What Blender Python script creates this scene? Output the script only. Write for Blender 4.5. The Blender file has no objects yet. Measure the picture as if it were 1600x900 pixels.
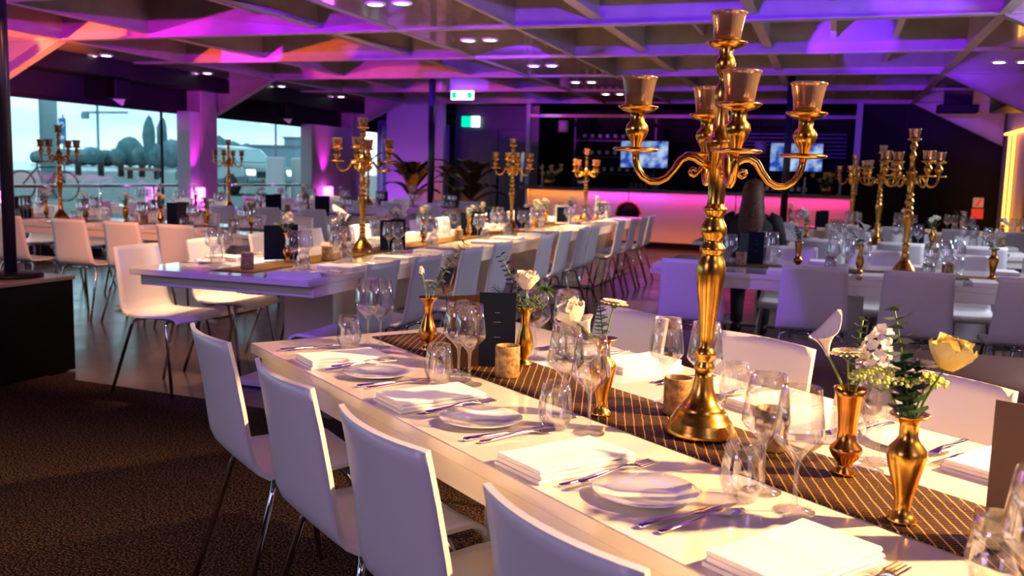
import bpy, math, random
from mathutils import Vector, Matrix
PI = math.pi
sc = bpy.context.scene
col = sc.collection
random.seed(7)

# ------------------------------------------------------------------ camera, world, exposure
cd = bpy.data.cameras.new('camera'); cam = bpy.data.objects.new('camera', cd); col.objects.link(cam)
cd.sensor_width = 36.0; cd.lens = 1424.0 / 1600 * 36; cd.clip_start = 0.05; cd.clip_end = 2000
RV = Vector((0.94346164, 0.33034066, 0.02748067))
UV = -Vector((0.06676925, -0.10818081, -0.99188647))
FV = Vector((-0.32468755, 0.9376417, -0.12412104))
m4 = Matrix((RV, UV, -FV)).transposed().to_4x4(); m4.translation = Vector((0, 0, 1.30))
cam.matrix_world = m4
cd.dof.use_dof = True; cd.dof.focus_distance = 2.15; cd.dof.aperture_fstop = 5.6
sc.camera = cam
sc.view_settings.view_transform = 'Standard'; sc.view_settings.look = 'None'
sc.view_settings.exposure = 0.0; sc.view_settings.gamma = 1.0; sc.view_settings.use_curve_mapping = False

W = bpy.data.worlds.new('sky'); sc.world = W; W.use_nodes = True
nt = W.node_tree; nt.nodes.clear()
wo = nt.nodes.new('ShaderNodeOutputWorld'); bg = nt.nodes.new('ShaderNodeBackground')
tc = nt.nodes.new('ShaderNodeTexCoord'); ns = nt.nodes.new('ShaderNodeTexNoise'); cr = nt.nodes.new('ShaderNodeValToRGB')
mp = nt.nodes.new('ShaderNodeMapping'); mp.inputs['Scale'].default_value = (2.0, 2.0, 9.0)
ns.inputs['Scale'].default_value = 2.2; ns.inputs['Detail'].default_value = 5
cr.color_ramp.elements[0].position = .36; cr.color_ramp.elements[0].color = (.40, .62, .74, 1)
cr.color_ramp.elements[1].position = .62; cr.color_ramp.elements[1].color = (.70, .86, .92, 1)
nt.links.new(tc.outputs['Generated'], mp.inputs['Vector']); nt.links.new(mp.outputs[0], ns.inputs['Vector'])
nt.links.new(ns.outputs['Fac'], cr.inputs[0]); nt.links.new(cr.outputs[0], bg.inputs['Color'])
bg.inputs['Strength'].default_value = 2.5
nt.links.new(bg.outputs[0], wo.inputs[0])

def lamp(name, kind, loc, energy, color, target=None, size=.1, spot=60, blend=.5, sy=None):
    d = bpy.data.lights.new(name, kind); d.energy = energy; d.color = color
    if kind == 'AREA':
        d.size = size
        if sy: d.shape = 'RECTANGLE'; d.size_y = sy
    else: d.shadow_soft_size = size
    if kind == 'SPOT': d.spot_size = math.radians(spot); d.spot_blend = blend
    o = bpy.data.objects.new(name, d); col.objects.link(o); o.location = loc
    if target is not None:
        o.rotation_euler = (Vector(target) - Vector(loc)).to_track_quat('-Z', 'Y').to_euler()
    return o
WARM = (1.0, .66, .36)
# warm key over the front table and the tables on the right
lamp('ceiling_spot_key', 'SPOT', (2.3, 2.4, 2.62), 2050, (1, .57, .23), (0.15, 1.75, .75), .045, 62, .7)
lamp('ceiling_spot_key_far', 'SPOT', (1.3, 4.3, 2.6), 420, (1, .62, .30), (-1.0, 2.6, .75), .045, 48, .8)
for y, e in ((4.9, 420), (6.9, 1150), (9.0, 1500), (11.2, 2000), (13.2, 200)):
    lamp('downlight_lamp', 'SPOT', (-3.45, y, 2.6), e, (1, .62, .30), (-3.0, y + .1, 0), .05, 62, .8)
for y, e in ((7.6, 60), (11.4, 80), (16, 30)):
    lamp('downlight_lamp_right', 'SPOT', (1.6, y, 2.6), e, (1, .74, .55), (.7, y - .5, 0), .05, 100, .7)
for y in (7.5, 9.56, 13.52):
    lamp('downlight_lamp_window', 'SPOT', (-9.0, y, 2.6), 90, (1, .62, .36), (-8.0, y, 0), .05, 90, .7)
lamp('added_spot_window_chairs', 'SPOT', (-3.6, 3.6, 2.55), 420, (1, .30, .13), (-5.75, 5.85, .7), .06, 34, .5)  # added orange spot to warm the window-side chairs
lamp('wash_spot_left', 'SPOT', (-3.0, 2.6, 2.55), 300, (1, .50, .24), (-4.2, 4.9, .7), .08, 46, .6)
# violet and blue washes on the beams: unseen spots throwing almost level along the ceiling
BLUE = (.13, .01, 1.0); VIO = (.40, .01, 1.0); MAG = (1.0, .01, .65)
def beamwash(x, y, z, ang, e, c, half=17, up=14):
    a = math.radians(ang); u = math.radians(up)
    lamp('beam_wash', 'SPOT', (x, y, z), e, c, (x + math.sin(a), y + math.cos(a), z + math.tan(u)), .03, half * 2, .12)
beamwash(-.9, 1.6, 2.26, 2, 4200, BLUE)
beamwash(-.9, 1.6, 2.26, -24, 3800, (.16, .01, 1))
beamwash(-.9, 1.6, 2.26, -47, 3200, (.3, .01, 1))
beamwash(.6, 1.6, 2.26, 10, 2600, (.28, .01, 1))
beamwash(-5.2, 2.2, 2.28, 8, 2000, VIO)
beamwash(-5.2, 2.2, 2.28, -24, 1600, (.9, .01, .85))
beamwash(-9.0, 4.6, 2.3, 42, 1200, VIO)
beamwash(-8.9, 6.6, 2.3, 26, 1300, (1, .12, .01))
beamwash(-8.9, 6.6, 2.3, 60, 500, (1, .05, .3))
beamwash(-7.6, 8.9, 2.36, 12, 500, (.75, .01, .9))
beamwash(-3.0, 9.0, 2.36, -25, 700, BLUE)
beamwash(-.5, 9.2, 2.36, 25, 560, BLUE)
beamwash(-6.5, 13.2, 2.36, 20, 260, (.2, .04, 1))
lamp('wash_violet_tables', 'SPOT', (-1.0, 14.8, 2.55), 300, (.28, .03, 1), (-3.4, 8.0, .6), .05, 30, .5)
lamp('cool_fill_right', 'AREA', (2.4, 7.3, 2.1), 62, (.66, .78, 1.0), (-2.1, 6.6, .6), .7)  # added cool fill from the right, out of view
lamp('wash_violet_window', 'SPOT', (-4.2, 12.9, 2.5), 420, (.42, .03, 1), (-7.8, 11.0, .6), .05, 72, .6)
lamp('wash_violet_right', 'SPOT', (-3.3, 1.8, 2.5), 420, (.26, .06, 1), (-.85, 5.4, .75), .03, 14, .2)
lamp('wash_violet_end', 'SPOT', (-1.2, 1.4, 2.5), 260, (.26, .06, 1), (-2.80, 3.86, .7), .03, 17, .2)
# added soft lavender and blue fills behind the camera, no fixtures there
lamp('lavender_fill_behind', 'AREA', (-2.6, -1.6, 2.3), 44, (.74, .50, 1.0), (-.8, 2.0, .6), 1.2)
lamp('blue_fill_behind_right', 'AREA', (2.2, -.5, 2.4), 30, (.55, .55, 1.0), (.4, 5.4, .7), 1.4)
for x, y in ((-2.0, 6.5), (1.2, 4.9), (-5.0, 8.8), (0.2, 9.8)):
    lamp('table_bounce_fill', 'SPOT', (x, y, .95), 70, (1, .60, .42), (x, y + .4, 3.0), .4, 150, .9)  # added upward spots imitating warm bounce off the tables
lamp('added_bench_spot', 'SPOT', (2.2, 5.2, 2.6), 230, (1, .58, .28), (.95, 4.3, .5), .05, 34, .8)  # added warm spot to bring out the bench leather
lamp('floor_glow_left', 'SPOT', (-2.6, .2, 2.5), 230, (1, .60, .30), (-2.35, 1.75, 0), .1, 40, 1.0)
lamp('strut_orange', 'SPOT', (-7.5, 7.5, 1.15), 700, (1, .22, .01), (-8.95, 8.25, 2.35), .04, 50, .6)

# ------------------------------------------------------------------ materials
def new_mat(name):
    m = bpy.data.materials.new(name); m.use_nodes = True
    return m, m.node_tree, m.node_tree.nodes['Principled BSDF']
def mat(name, c, rough=.5, metal=0, noise=None, bump=0, coat=0, emit=None, es=0, scale=30, spec=.5, sheen=0):
    m, t, b = new_mat(name)
    b.inputs['Base Color'].default_value = (*c, 1); b.inputs['Roughness'].default_value = rough
    b.inputs['Metallic'].default_value = metal; b.inputs['Coat Weight'].default_value = coat
    b.inputs['Specular IOR Level'].default_value = spec; b.inputs['Sheen Weight'].default_value = sheen
    if emit: b.inputs['Emission Color'].default_value = (*emit, 1); b.inputs['Emission Strength'].default_value = es
    co = t.nodes.new('ShaderNodeTexCoord'); n = t.nodes.new('ShaderNodeTexNoise')
    n.inputs['Scale'].default_value = scale; n.inputs['Detail'].default_value = 4
    t.links.new(co.outputs['Object'], n.inputs['Vector'])
    if noise:
        r = t.nodes.new('ShaderNodeValToRGB'); r.color_ramp.elements[0].position = .35; r.color_ramp.elements[1].position = .68
        r.color_ramp.elements[0].color = (*noise, 1); r.color_ramp.elements[1].color = (*c, 1)
        t.links.new(n.outputs['Fac'], r.inputs[0]); t.links.new(r.outputs[0], b.inputs['Base Color'])
    if bump:
        k = t.nodes.new('ShaderNodeBump'); k.inputs['Strength'].default_value = bump; k.inputs['Distance'].default_value = .004
        t.links.new(n.outputs['Fac'], k.inputs['Height']); t.links.new(k.outputs[0], b.inputs['Normal'])
    return m
def glassy(name, tint, edge, ior=1.45, rough=.0, mid=.04):
    # thin blown glass: mostly clear, reflecting more towards its edges
    m = bpy.data.materials.new(name); m.use_nodes = True; t = m.node_tree; t.nodes.clear()
    o = t.nodes.new('ShaderNodeOutputMaterial'); tr = t.nodes.new('ShaderNodeBsdfTransparent'); gl = t.nodes.new('ShaderNodeBsdfGlossy')
    lw = t.nodes.new('ShaderNodeLayerWeight'); lw.inputs['Blend'].default_value = edge
    mx = t.nodes.new('ShaderNodeMixShader'); mr = t.nodes.new('ShaderNodeMapRange'); mr.inputs['To Min'].default_value = mid; mr.inputs['To Max'].default_value = .8
    tr.inputs[0].default_value = (*tint, 1); gl.inputs['Roughness'].default_value = rough
    t.links.new(lw.outputs['Facing'], mr.inputs['Value']); t.links.new(mr.outputs[0], mx.inputs[0])
    t.links.new(tr.outputs[0], mx.inputs[1]); t.links.new(gl.outputs[0], mx.inputs[2]); t.links.new(mx.outputs[0], o.inputs[0])
    return m
def emis(name, c, s):
    m = bpy.data.materials.new(name); m.use_nodes = True; t = m.node_tree; t.nodes.clear()
    o = t.nodes.new('ShaderNodeOutputMaterial'); e = t.nodes.new('ShaderNodeEmission')
    e.inputs[0].default_value = (*c, 1); e.inputs[1].default_value = s; t.links.new(e.outputs[0], o.inputs[0]); return m

M = {}
M['lacquer'] = mat('white_lacquer', (.78, .72, .65), .13, coat=.6)
M['chair'] = mat('white_chair_shell', (.80, .78, .79), .33, bump=.04, scale=180)
M['chrome'] = mat('chrome', (.62, .62, .66), .12, 1)
M['steel'] = mat('polished_steel', (.75, .73, .70), .14, 1)
M['napkin'] = mat('white_napkin', (.86, .83, .82), .9, bump=.25, scale=350, sheen=.3)
M['china'] = mat('white_china', (.84, .83, .84), .08, coat=.8)
M['brass'] = mat('antique_brass', (.86, .50, .10), .24, 1, noise=(.50, .24, .035), scale=22, bump=.06)
M['copper'] = mat('coppery_brass', (.80, .34, .07), .22, 1, noise=(.42, .20, .05), scale=26, bump=.06)
M['cork'] = mat('mottled_gold_votive', (.50, .33, .14), .55, .25, noise=(.20, .11, .04), scale=75, bump=.6)
M['glass'] = glassy('clear_glass', (.985, .99, 1.0), .22, mid=.11)
M['pane'] = glassy('window_glass', (.86, .97, .98), .12, mid=.03)
M['navy'] = mat('navy_menu_card', (.003, .006, .022), .55, spec=.15)
M['brownc'] = mat('brown_menu_card', (.018, .005, .003), .6, spec=.1)
M['taupe'] = mat('taupe_menu_card', (.15, .085, .05), .6, spec=.3)
M['ink'] = mat('pale_print', (.22, .23, .27), .6)
M['black'] = mat('black_paint', (.003, .003, .003), .5, spec=.15)
M['blackwall'] = mat('black_wall', (.004, .003, .004), .6, spec=.12)
M['pole'] = mat('dark_pole', (.012, .01, .03), .3)
M['steelbeam'] = mat('beige_painted_steel', (.30, .235, .22), .5, noise=(.25, .195, .185), scale=6)
M['panel'] = mat('tan_gloss_panel', (.34, .25, .19), .12, coat=.5)
M['deck'] = mat('dark_ceiling_deck', (.028, .022, .02), .85, spec=.1)
M['soffit'] = mat('dark_soffit', (.008, .005, .007), .5, spec=.15)
M['white'] = mat('white_paint', (.75, .73, .74), .45)
M['leather'] = mat('brown_black_leather', (.12, .062, .032), .34, bump=.5, scale=130)
M['petalw'] = mat('cream_petal', (.86, .80, .62), .6, sheen=.3)
M['petaly'] = mat('yellow_petal', (.90, .66, .05), .6, noise=(.90, .80, .34), scale=14)
M['petalp'] = mat('white_petal', (.86, .82, .78), .6)
M['petall'] = mat('lilac_petal', (.62, .50, .72), .6)
M['stem'] = mat('green_stem', (.16, .30, .05), .5)
M['leaf'] = mat('grey_green_leaf', (.055, .095, .06), .55, noise=(.03, .06, .035), scale=20)
M['leafd'] = mat('deep_green_leaf', (.03, .10, .02), .5)
M['lace'] = mat('lime_lace_flower', (.50, .58, .14), .7)
M['seed'] = mat('flower_disc', (.55, .45, .06), .8)
M['darkleaf'] = mat('dark_palm_leaf', (.05, .035, .015), .35, noise=(.16, .08, .02), scale=8)
M['terra'] = mat('glossy_dark_pot', (.10, .03, .015), .2)
M['skin'] = mat('skin', (.5, .28, .19), .5)
M['hair'] = mat('long_brown_hair', (.13, .038, .016), .6, noise=(.035, .010, .005), scale=45, bump=.6)
M['cloth'] = mat('black_clothing', (.010, .008, .010), .8)
M['cand'] = mat('candle_wax', (.8, .76, .7), .5)
M['red'] = mat('red_sign', (.7, .03, .03), .4, emit=(1, .05, .04), es=.35)
M['downl'] = emis('downlight_lens', (1.0, .97, .82), 14)
M['exitg'] = emis('exit_sign_green', (.0, .5, .28), 2.2)
M['exitw'] = emis('exit_sign_white', (.8, 1, .9), 3.0)
M['ledo'] = emis('orange_led_tube', (1, .36, .05), 5.5)
M['magl'] = emis('magenta_led', (1, .1, .9), 9)
M['trim'] = mat('bar_top', (.16, .12, .13), .3)
M['grey'] = mat('grey_door', (.055, .055, .075), .35, metal=.3)
M['purpw'] = mat('pale_wall', (.34, .30, .34), .5)
M['drape'] = mat('grey_curtain', (.25, .22, .3), .7)
M['asph'] = mat('quay_paving', (.10, .13, .13), .9, noise=(.07, .10, .10), scale=.4)
M['water'] = mat('river_water', (.12, .20, .22), .12)
M['tree'] = mat('hazed_tree', (.10, .20, .22), .9, noise=(.05, .12, .14), scale=.5)  # distance haze is put into the blue-green tree colour
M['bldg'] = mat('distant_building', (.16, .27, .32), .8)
M['conc'] = mat('concrete_column', (.30, .42, .45), .8)
M['wallx'] = mat('grey_outer_wall', (.14, .16, .17), .8)
M['car'] = mat('dark_silver_car', (.07, .12, .14), .2, .5, coat=1)
M['carg'] = mat('car_window', (.20, .34, .36), .05)
M['tyre'] = mat('tyre', (.01, .01, .012), .8)
M['headl'] = emis('car_headlight', (.95, 1, .95), 2.5)
M['bluep'] = mat('blue_sign', (.02, .16, .42), .5)
M['amber'] = mat('amber_plate', (.6, .3, .02), .5)
M['bott'] = mat('dark_bottle', (.01, .02, .012), .1)
M['blind'] = mat('dark_slat', (.03, .025, .04), .4)

def floor_mat():
    m, t, b = new_mat('dark_polished_planks')
    co = t.nodes.new('ShaderNodeTexCoord'); mp = t.nodes.new('ShaderNodeMapping'); mp.inputs['Scale'].default_value = (1, .09, 1)
    n = t.nodes.new('ShaderNodeTexNoise'); n.inputs['Scale'].default_value = 14; n.inputs['Detail'].default_value = 5
    r = t.nodes.new('ShaderNodeValToRGB'); r.color_ramp.elements[0].color = (.022, .014, .014, 1); r.color_ramp.elements[1].color = (.10, .06, .05, 1)
    t.links.new(co.outputs['Object'], mp.inputs[0]); t.links.new(mp.outputs[0], n.inputs['Vector']); t.links.new(n.outputs['Fac'], r.inputs[0])
    t.links.new(r.outputs[0], b.inputs['Base Color'])
    n2 = t.nodes.new('ShaderNodeTexNoise'); n2.inputs['Scale'].default_value = 3.5; t.links.new(co.outputs['Object'], n2.inputs['Vector'])
    mr = t.nodes.new('ShaderNodeMapRange'); mr.inputs['To Min'].default_value = .10; mr.inputs['To Max'].default_value = .32
    t.links.new(n2.outputs['Fac'], mr.inputs['Value']); t.links.new(mr.outputs[0], b.inputs['Roughness'])
    k = t.nodes.new('ShaderNodeBump'); k.inputs['Strength'].default_value = .15; k.inputs['Distance'].default_value = .003
    t.links.new(n.outputs['Fac'], k.inputs['Height']); t.links.new(k.outputs[0], b.inputs['Normal'])
    return m
M['floor'] = floor_mat()
def carpet_mat():
    m, t, b = new_mat('brown_flecked_carpet')
    co = t.nodes.new('ShaderNodeTexCoord'); n = t.nodes.new('ShaderNodeTexNoise'); n.inputs['Scale'].default_value = 120; n.inputs['Detail'].default_value = 3
    r = t.nodes.new('ShaderNodeValToRGB'); r.color_ramp.elements[0].position = .48; r.color_ramp.elements[1].position = .62
    r.color_ramp.elements[0].color = (.004, .002, .001, 1); r.color_ramp.elements[1].color = (.15, .082, .034, 1)
    t.links.new(co.outputs['Object'], n.inputs['Vector']); t.links.new(n.outputs['Fac'], r.inputs[0]); t.links.new(r.outputs[0], b.inputs['Base Color'])
    b.inputs['Roughness'].default_value = 1; b.inputs['Specular IOR Level'].default_value = .1
    k = t.nodes.new('ShaderNodeBump'); k.inputs['Strength'].default_value = .8; k.inputs['Distance'].default_value = .006
    t.links.new(n.outputs['Fac'], k.inputs['Height']); t.links.new(k.outputs[0], b.inputs['Normal'])
    return m
M['carpet'] = carpet_mat()
def runner_mat():
    # black-brown cloth stitched with a slanting grid of gold thread and sequins
    m, t, b = new_mat('black_gold_runner')
    co = t.nodes.new('ShaderNodeTexCoord'); sx = t.nodes.new('ShaderNodeSeparateXYZ')
    mp = t.nodes.new('ShaderNodeMapping'); mp.vector_type = 'POINT'; mp.inputs['Rotation'].default_value = (0, 0, math.radians(-50))
    nw = t.nodes.new('ShaderNodeTexNoise'); nw.inputs['Scale'].default_value = 30
    t.links.new(co.outputs['Object'], nw.inputs['Vector'])
    t.links.new(co.outputs['Object'], mp.inputs[0]); t.links.new(mp.outputs[0], sx.inputs[0])
    def M2(op, a, bb, c=None):
        n = t.nodes.new('ShaderNodeMath'); n.operation = op
        for i, v in enumerate((a, bb, c)):
            if v is None: continue
            if isinstance(v, (int, float)): n.inputs[i].default_value = v
            else: t.links.new(v, n.inputs[i])
        return n.outputs[0]
    wob = M2('MULTIPLY', nw.outputs['Fac'], .004)
    def lines(ch, period, width):
        a = M2('ADD', sx.outputs[ch], wob); f = M2('PINGPONG', a, period / 2)
        return M2('LESS_THAN', f, width / 2)
    l1 = lines(1, .020, .0024); l2 = lines(0, .0085, .0015)
    vo = t.nodes.new('ShaderNodeTexVoronoi'); vo.inputs['Scale'].default_value = 95; t.links.new(co.outputs['Object'], vo.inputs['Vector'])
    sp = M2('LESS_THAN', vo.outputs['Distance'], .11)
    g = M2('MAXIMUM', l1, M2('MULTIPLY', l2, .42)); g = M2('MAXIMUM', g, M2('MULTIPLY', sp, .9)); 
    mx = t.nodes.new('ShaderNodeMix'); mx.data_type = 'RGBA'; mx.inputs[6].default_value = (.012, .006, .004, 1); mx.inputs[7].default_value = (.75, .42, .13, 1)
    t.links.new(g, mx.inputs[0]); t.links.new(mx.outputs[2], b.inputs['Base Color']); t.links.new(M2('MULTIPLY', g, .7), b.inputs['Metallic'])
    b.inputs['Roughness'].default_value = .55; b.inputs['Specular IOR Level'].default_value = .12
    k = t.nodes.new('ShaderNodeBump'); k.inputs['Strength'].default_value = .6; k.inputs['Distance'].default_value = .002
    t.links.new(g, k.inputs['Height']); t.links.new(k.outputs[0], b.inputs['Normal'])
    return m
M['runner'] = runner_mat()
def cup_mat():
    m = bpy.data.materials.new('amber_mercury_glass'); m.use_nodes = True; t = m.node_tree; b = t.nodes['Principled BSDF']
    b.inputs['Base Color'].default_value = (.54, .39, .28, 1); b.inputs['Metallic'].default_value = .72; b.inputs['Roughness'].default_value = .16
    tr = t.nodes.new('ShaderNodeBsdfTransparent'); tr.inputs[0].default_value = (1, .72, .45, 1)
    mx = t.nodes.new('ShaderNodeMixShader'); mx.inputs[0].default_value = .34
    t.links.new(b.outputs[0], mx.inputs[1]); t.links.new(tr.outputs[0], mx.inputs[2]); t.links.new(mx.outputs[0], t.nodes['Material Output'].inputs[0])
    return m
M['cup'] = cup_mat()
def screen_mat():
    m = bpy.data.materials.new('television_picture'); m.use_nodes = True; t = m.node_tree; t.nodes.clear()
    o = t.nodes.new('ShaderNodeOutputMaterial'); e = t.nodes.new('ShaderNodeEmission'); co = t.nodes.new('ShaderNodeTexCoord')
    n = t.nodes.new('ShaderNodeTexNoise'); n.inputs['Scale'].default_value = 4.5; r = t.nodes.new('ShaderNodeValToRGB')
    r.color_ramp.elements[0].position = .4; r.color_ramp.elements[0].color = (.02, .07, .5, 1)
    r.color_ramp.elements[1].position = .66; r.color_ramp.elements[1].color = (.55, .75, 1, 1)
    t.links.new(co.outputs['Object'], n.inputs['Vector']); t.links.new(n.outputs['Fac'], r.inputs[0]); t.links.new(r.outputs[0], e.inputs[0])
    e.inputs[1].default_value = .85; t.links.new(e.outputs[0], o.inputs[0]); return m
M['screen'] = screen_mat()

# ------------------------------------------------------------------ mesh helpers
class MB:
    def __init__(s): s.v = []; s.f = []; s.sm = []
    def add(s, vs, fs, smooth=True, mtx=None):
        o = len(s.v)
        s.v += [tuple(mtx @ Vector(p)) if mtx else tuple(p) for p in vs]
        s.f += [tuple(i + o for i in f) for f in fs]; s.sm += [smooth] * len(fs); return s
    def box(s, a, b, bev=0.0, mtx=None):
        x0, y0, z0 = a; x1, y1, z1 = b
        if bev <= 0:
            vs = [(x0,y0,z0),(x1,y0,z0),(x1,y1,z0),(x0,y1,z0),(x0,y0,z1),(x1,y0,z1),(x1,y1,z1),(x0,y1,z1)]
            return s.add(vs, [(0,3,2,1),(4,5,6,7),(0,1,5,4),(1,2,6,5),(2,3,7,6),(3,0,4,7)], False, mtx)
        c = bev; vs = []; idx = {}
        X = (x0, x1); Y = (y0, y1); Z = (z0, z1)
        for i in (0, 1):
            for j in (0, 1):
                for k in (0, 1):
                    sx, sy, sz = (1, -1)[i], (1, -1)[j], (1, -1)[k]
                    for ax, p in enumerate(((X[i], Y[j]+sy*c, Z[k]+sz*c), (X[i]+sx*c, Y[j], Z[k]+sz*c), (X[i]+sx*c, Y[j]+sy*c, Z[k]))):
                        idx[i, j, k, ax] = len(vs); vs.append(p)
        fs = []
        for i in (0, 1):
            q = [idx[i,0,0,0], idx[i,1,0,0], idx[i,1,1,0], idx[i,0,1,0]]; fs.append(q if i else q[::-1])
            q = [idx[0,i,0,1], idx[0,i,1,1], idx[1,i,1,1], idx[1,i,0,1]]; fs.append(q if i else q[::-1])
            q = [idx[0,0,i,2], idx[1,0,i,2], idx[1,1,i,2], idx[0,1,i,2]]; fs.append(q if i else q[::-1])
        for i in (0, 1):
            for j in (0, 1):
                q = [idx[i,j,0,0], idx[i,j,0,1], idx[i,j,1,1], idx[i,j,1,0]]; fs.append(q if (i + j) % 2 == 0 else q[::-1])
                q = [idx[i,0,j,0], idx[i,0,j,2], idx[i,1,j,2], idx[i,1,j,0]]; fs.append(q[::-1] if (i + j) % 2 == 0 else q)
                q = [idx[0,i,j,1], idx[0,i,j,2], idx[1,i,j,2], idx[1,i,j,1]]; fs.append(q if (i + j) % 2 == 0 else q[::-1])
        for i in (0, 1):
            for j in (0, 1):
                for k in (0, 1):
                    q = [idx[i,j,k,0], idx[i,j,k,1], idx[i,j,k,2]]; fs.append(q if (i + j + k) % 2 == 1 else q[::-1])
        return s.add(vs, fs, False, mtx)
    def lathe(s, prof, n=20, c=(0, 0, 0), mtx=None, flute=0):
        vs = []; fs = []
        for r, z in prof:
            for i in range(n):
                a = 2 * PI * i / n; rr = r * (1 + flute * (1 if i % 2 else -1))
                vs.append((c[0] + rr * math.cos(a), c[1] + rr * math.sin(a), c[2] + z))
        for k in range(len(prof) - 1):
            for i in range(n):
                j = (i + 1) % n; fs.append((k*n+i, k*n+j, (k+1)*n+j, (k+1)*n+i))
        return s.add(vs, fs, True, mtx)
    def tube(s, pts, r, n=8, mtx=None, cap=True):
        pts = [Vector(p) for p in pts]; N = len(pts); rs = r if isinstance(r, (list, tuple)) else [r] * N
        vs = []; fs = []; pr = None
        for i, p in enumerate(pts):
            d = (pts[min(i+1, N-1)] - pts[max(i-1, 0)]).normalized()
            if pr is None:
                u = d.orthogonal().normalized()
            else:
                u = pr - d * pr.dot(d)
                u = u.normalized() if u.length > 1e-6 else d.orthogonal().normalized()
            pr = u; w = d.cross(u)
            for k in range(n):
                a = 2 * PI * k / n; vs.append(p + (u * math.cos(a) + w * math.sin(a)) * rs[i])
        for i in range(N - 1):
            for k in range(n):
                j = (k + 1) % n; fs.append((i*n+k, i*n+j, (i+1)*n+j, (i+1)*n+k))
        if cap: fs.append(tuple(range(n))[::-1]); fs.append(tuple((N-1)*n + k for k in range(n)))
        return s.add(vs, fs, True, mtx)
    def sheet(s, fn, nu, nv, th=0, mtx=None):
        P = [[Vector(fn(i / (nu - 1), j / (nv - 1))) for j in range(nv)] for i in range(nu)]
        vs = [p for row in P for p in row]
        fs = [(i*nv+j, (i+1)*nv+j, (i+1)*nv+j+1, i*nv+j+1) for i in range(nu-1) for j in range(nv-1)]
        if th:
            nn = []
            for i in range(nu):
                for j in range(nv):
                    du = P[min(i+1, nu-1)][j] - P[max(i-1, 0)][j]; dv = P[i][min(j+1, nv-1)] - P[i][max(j-1, 0)]
                    nn.append(du.cross(dv).normalized())
            K = len(vs); vs = vs + [v - n_ * th for v, n_ in zip(vs, nn)]
            f2 = [tuple(K + q for q in f)[::-1] for f in fs]
            ed = [(i*nv, (i+1)*nv) for i in range(nu-1)] + [((i+1)*nv+nv-1, i*nv+nv-1) for i in range(nu-1)] + \
                 [(j+1, j) for j in range(nv-1)] + [((nu-1)*nv+j, (nu-1)*nv+j+1) for j in range(nv-1)]
            s.add(vs, fs + f2, True, mtx)
            o = len(s.v) - len(vs)
            s.f += [(a + o, a + K + o, b + K + o, b + o) for a, b in ed]; s.sm += [False] * len(ed)
            return s
        return s.add(vs, fs, True, mtx)
    def prism(s, poly, lift, mtx=None):
        n = len(poly); L = Vector(lift)
        vs = [Vector(p) for p in poly]; vs = vs + [v + L for v in vs]
        fs = [tuple(range(n))[::-1], tuple(range(n, 2*n))] + [(i, (i+1) % n, n+(i+1) % n, n+i) for i in range(n)]
        return s.add(vs, fs, False, mtx)
    def mesh(s, name, m):
        me = bpy.data.meshes.new(name); me.from_pydata(s.v, [], s.f); me.polygons.foreach_set('use_smooth', s.sm)
        me.materials.append(m); me.update(); return me
def link(name, data, parent=None, loc=(0, 0, 0), rz=0):
    o = bpy.data.objects.new(name, data); col.objects.link(o)
    o.location = loc; o.rotation_euler = (0, 0, rz)
    if parent: o.parent = parent
    return o
def tag(o, label, cat, group=None, kind=None):
    o['label'] = label; o['category'] = cat
    if group: o['group'] = group
    if kind: o['kind'] = kind
    return o
def struct(name, mb, m, parent=None):
    o = link(name, mb.mesh(name, m), parent)
    if not parent: o['kind'] = 'structure'
    return o
# a template: (name, mesh, [children])
def place(tpl, loc, rz=0, label='', cat='', group=None, tilt=None):
    name, me, kids = tpl
    o = link(name, me, None, loc, rz)
    if tilt: o.rotation_euler = (tilt[0], tilt[1], rz)
    def rec(par, ks):
        for (n, m2, k2) in ks: rec(link(n, m2, par), k2)
    rec(o, kids)
    return tag(o, label, cat, group)
def T(name, mb, m, kids=()): return (name, mb.mesh(name, M[m]) if mb else None, list(kids))

ORD = ['', 'first', 'second', 'third', 'fourth', 'fifth', 'sixth', 'seventh', 'eighth', 'ninth', 'tenth', 'eleventh', 'twelfth', 'thirteenth']

# ------------------------------------------------------------------ the room
ZC = 2.65
struct('floor', MB().box((-9.9, -3.2, -.12), (2.75, 19.9, 0)), M['floor'])
cp = MB().prism([(-9.2, -3.0, .001), (2.45, -3.0, .001), (2.45, 3.85, .001), (-2.6, 4.08, .001), (-3.25, 4.14, .001), (-4.4, 4.2, .001), (-9.2, 4.4, .001)], (0, 0, .007))
tag(link('carpet', cp.mesh('carpet', M['carpet'])), 'dark brown flecked carpet covering the floor in the lower left', 'carpet')
ceil = struct('ceiling', MB().box((-9.9, -3.2, 3.10), (2.75, 19.9, 3.2)), M['deck'])
struct('ceiling_panel', MB().box((-9.6, -3.1, 2.665), (-8.34, 19.8, 2.70)), M['panel'], ceil)
struct('ceiling_panel', MB().box((-4.1, -3.1, 2.665), (-2.92, 16.8, 2.70)), M['panel'], ceil)
struct('ceiling_panel', MB().box((1.22, -3.1, 2.665), (2.6, 16.8, 2.70)), M['panel'], ceil)
BY = (-1.5, .6, 2.6, 4.3, 6.15, 8.25, 10.35, 12.4, 14.5, 16.9)
for k, y in enumerate(BY):
    b = MB()
    b.box((-9.55, y - .055, ZC), (2.58, y + .055, ZC + .016)).box((-9.55, y - .008, ZC + .016), (2.58, y + .008, 3.10)).box((-9.55, y - .055, 3.08), (2.58, y + .055, 3.10))
    struct('trim_%d' % (k + 1), b, M['steelbeam'])
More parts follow.
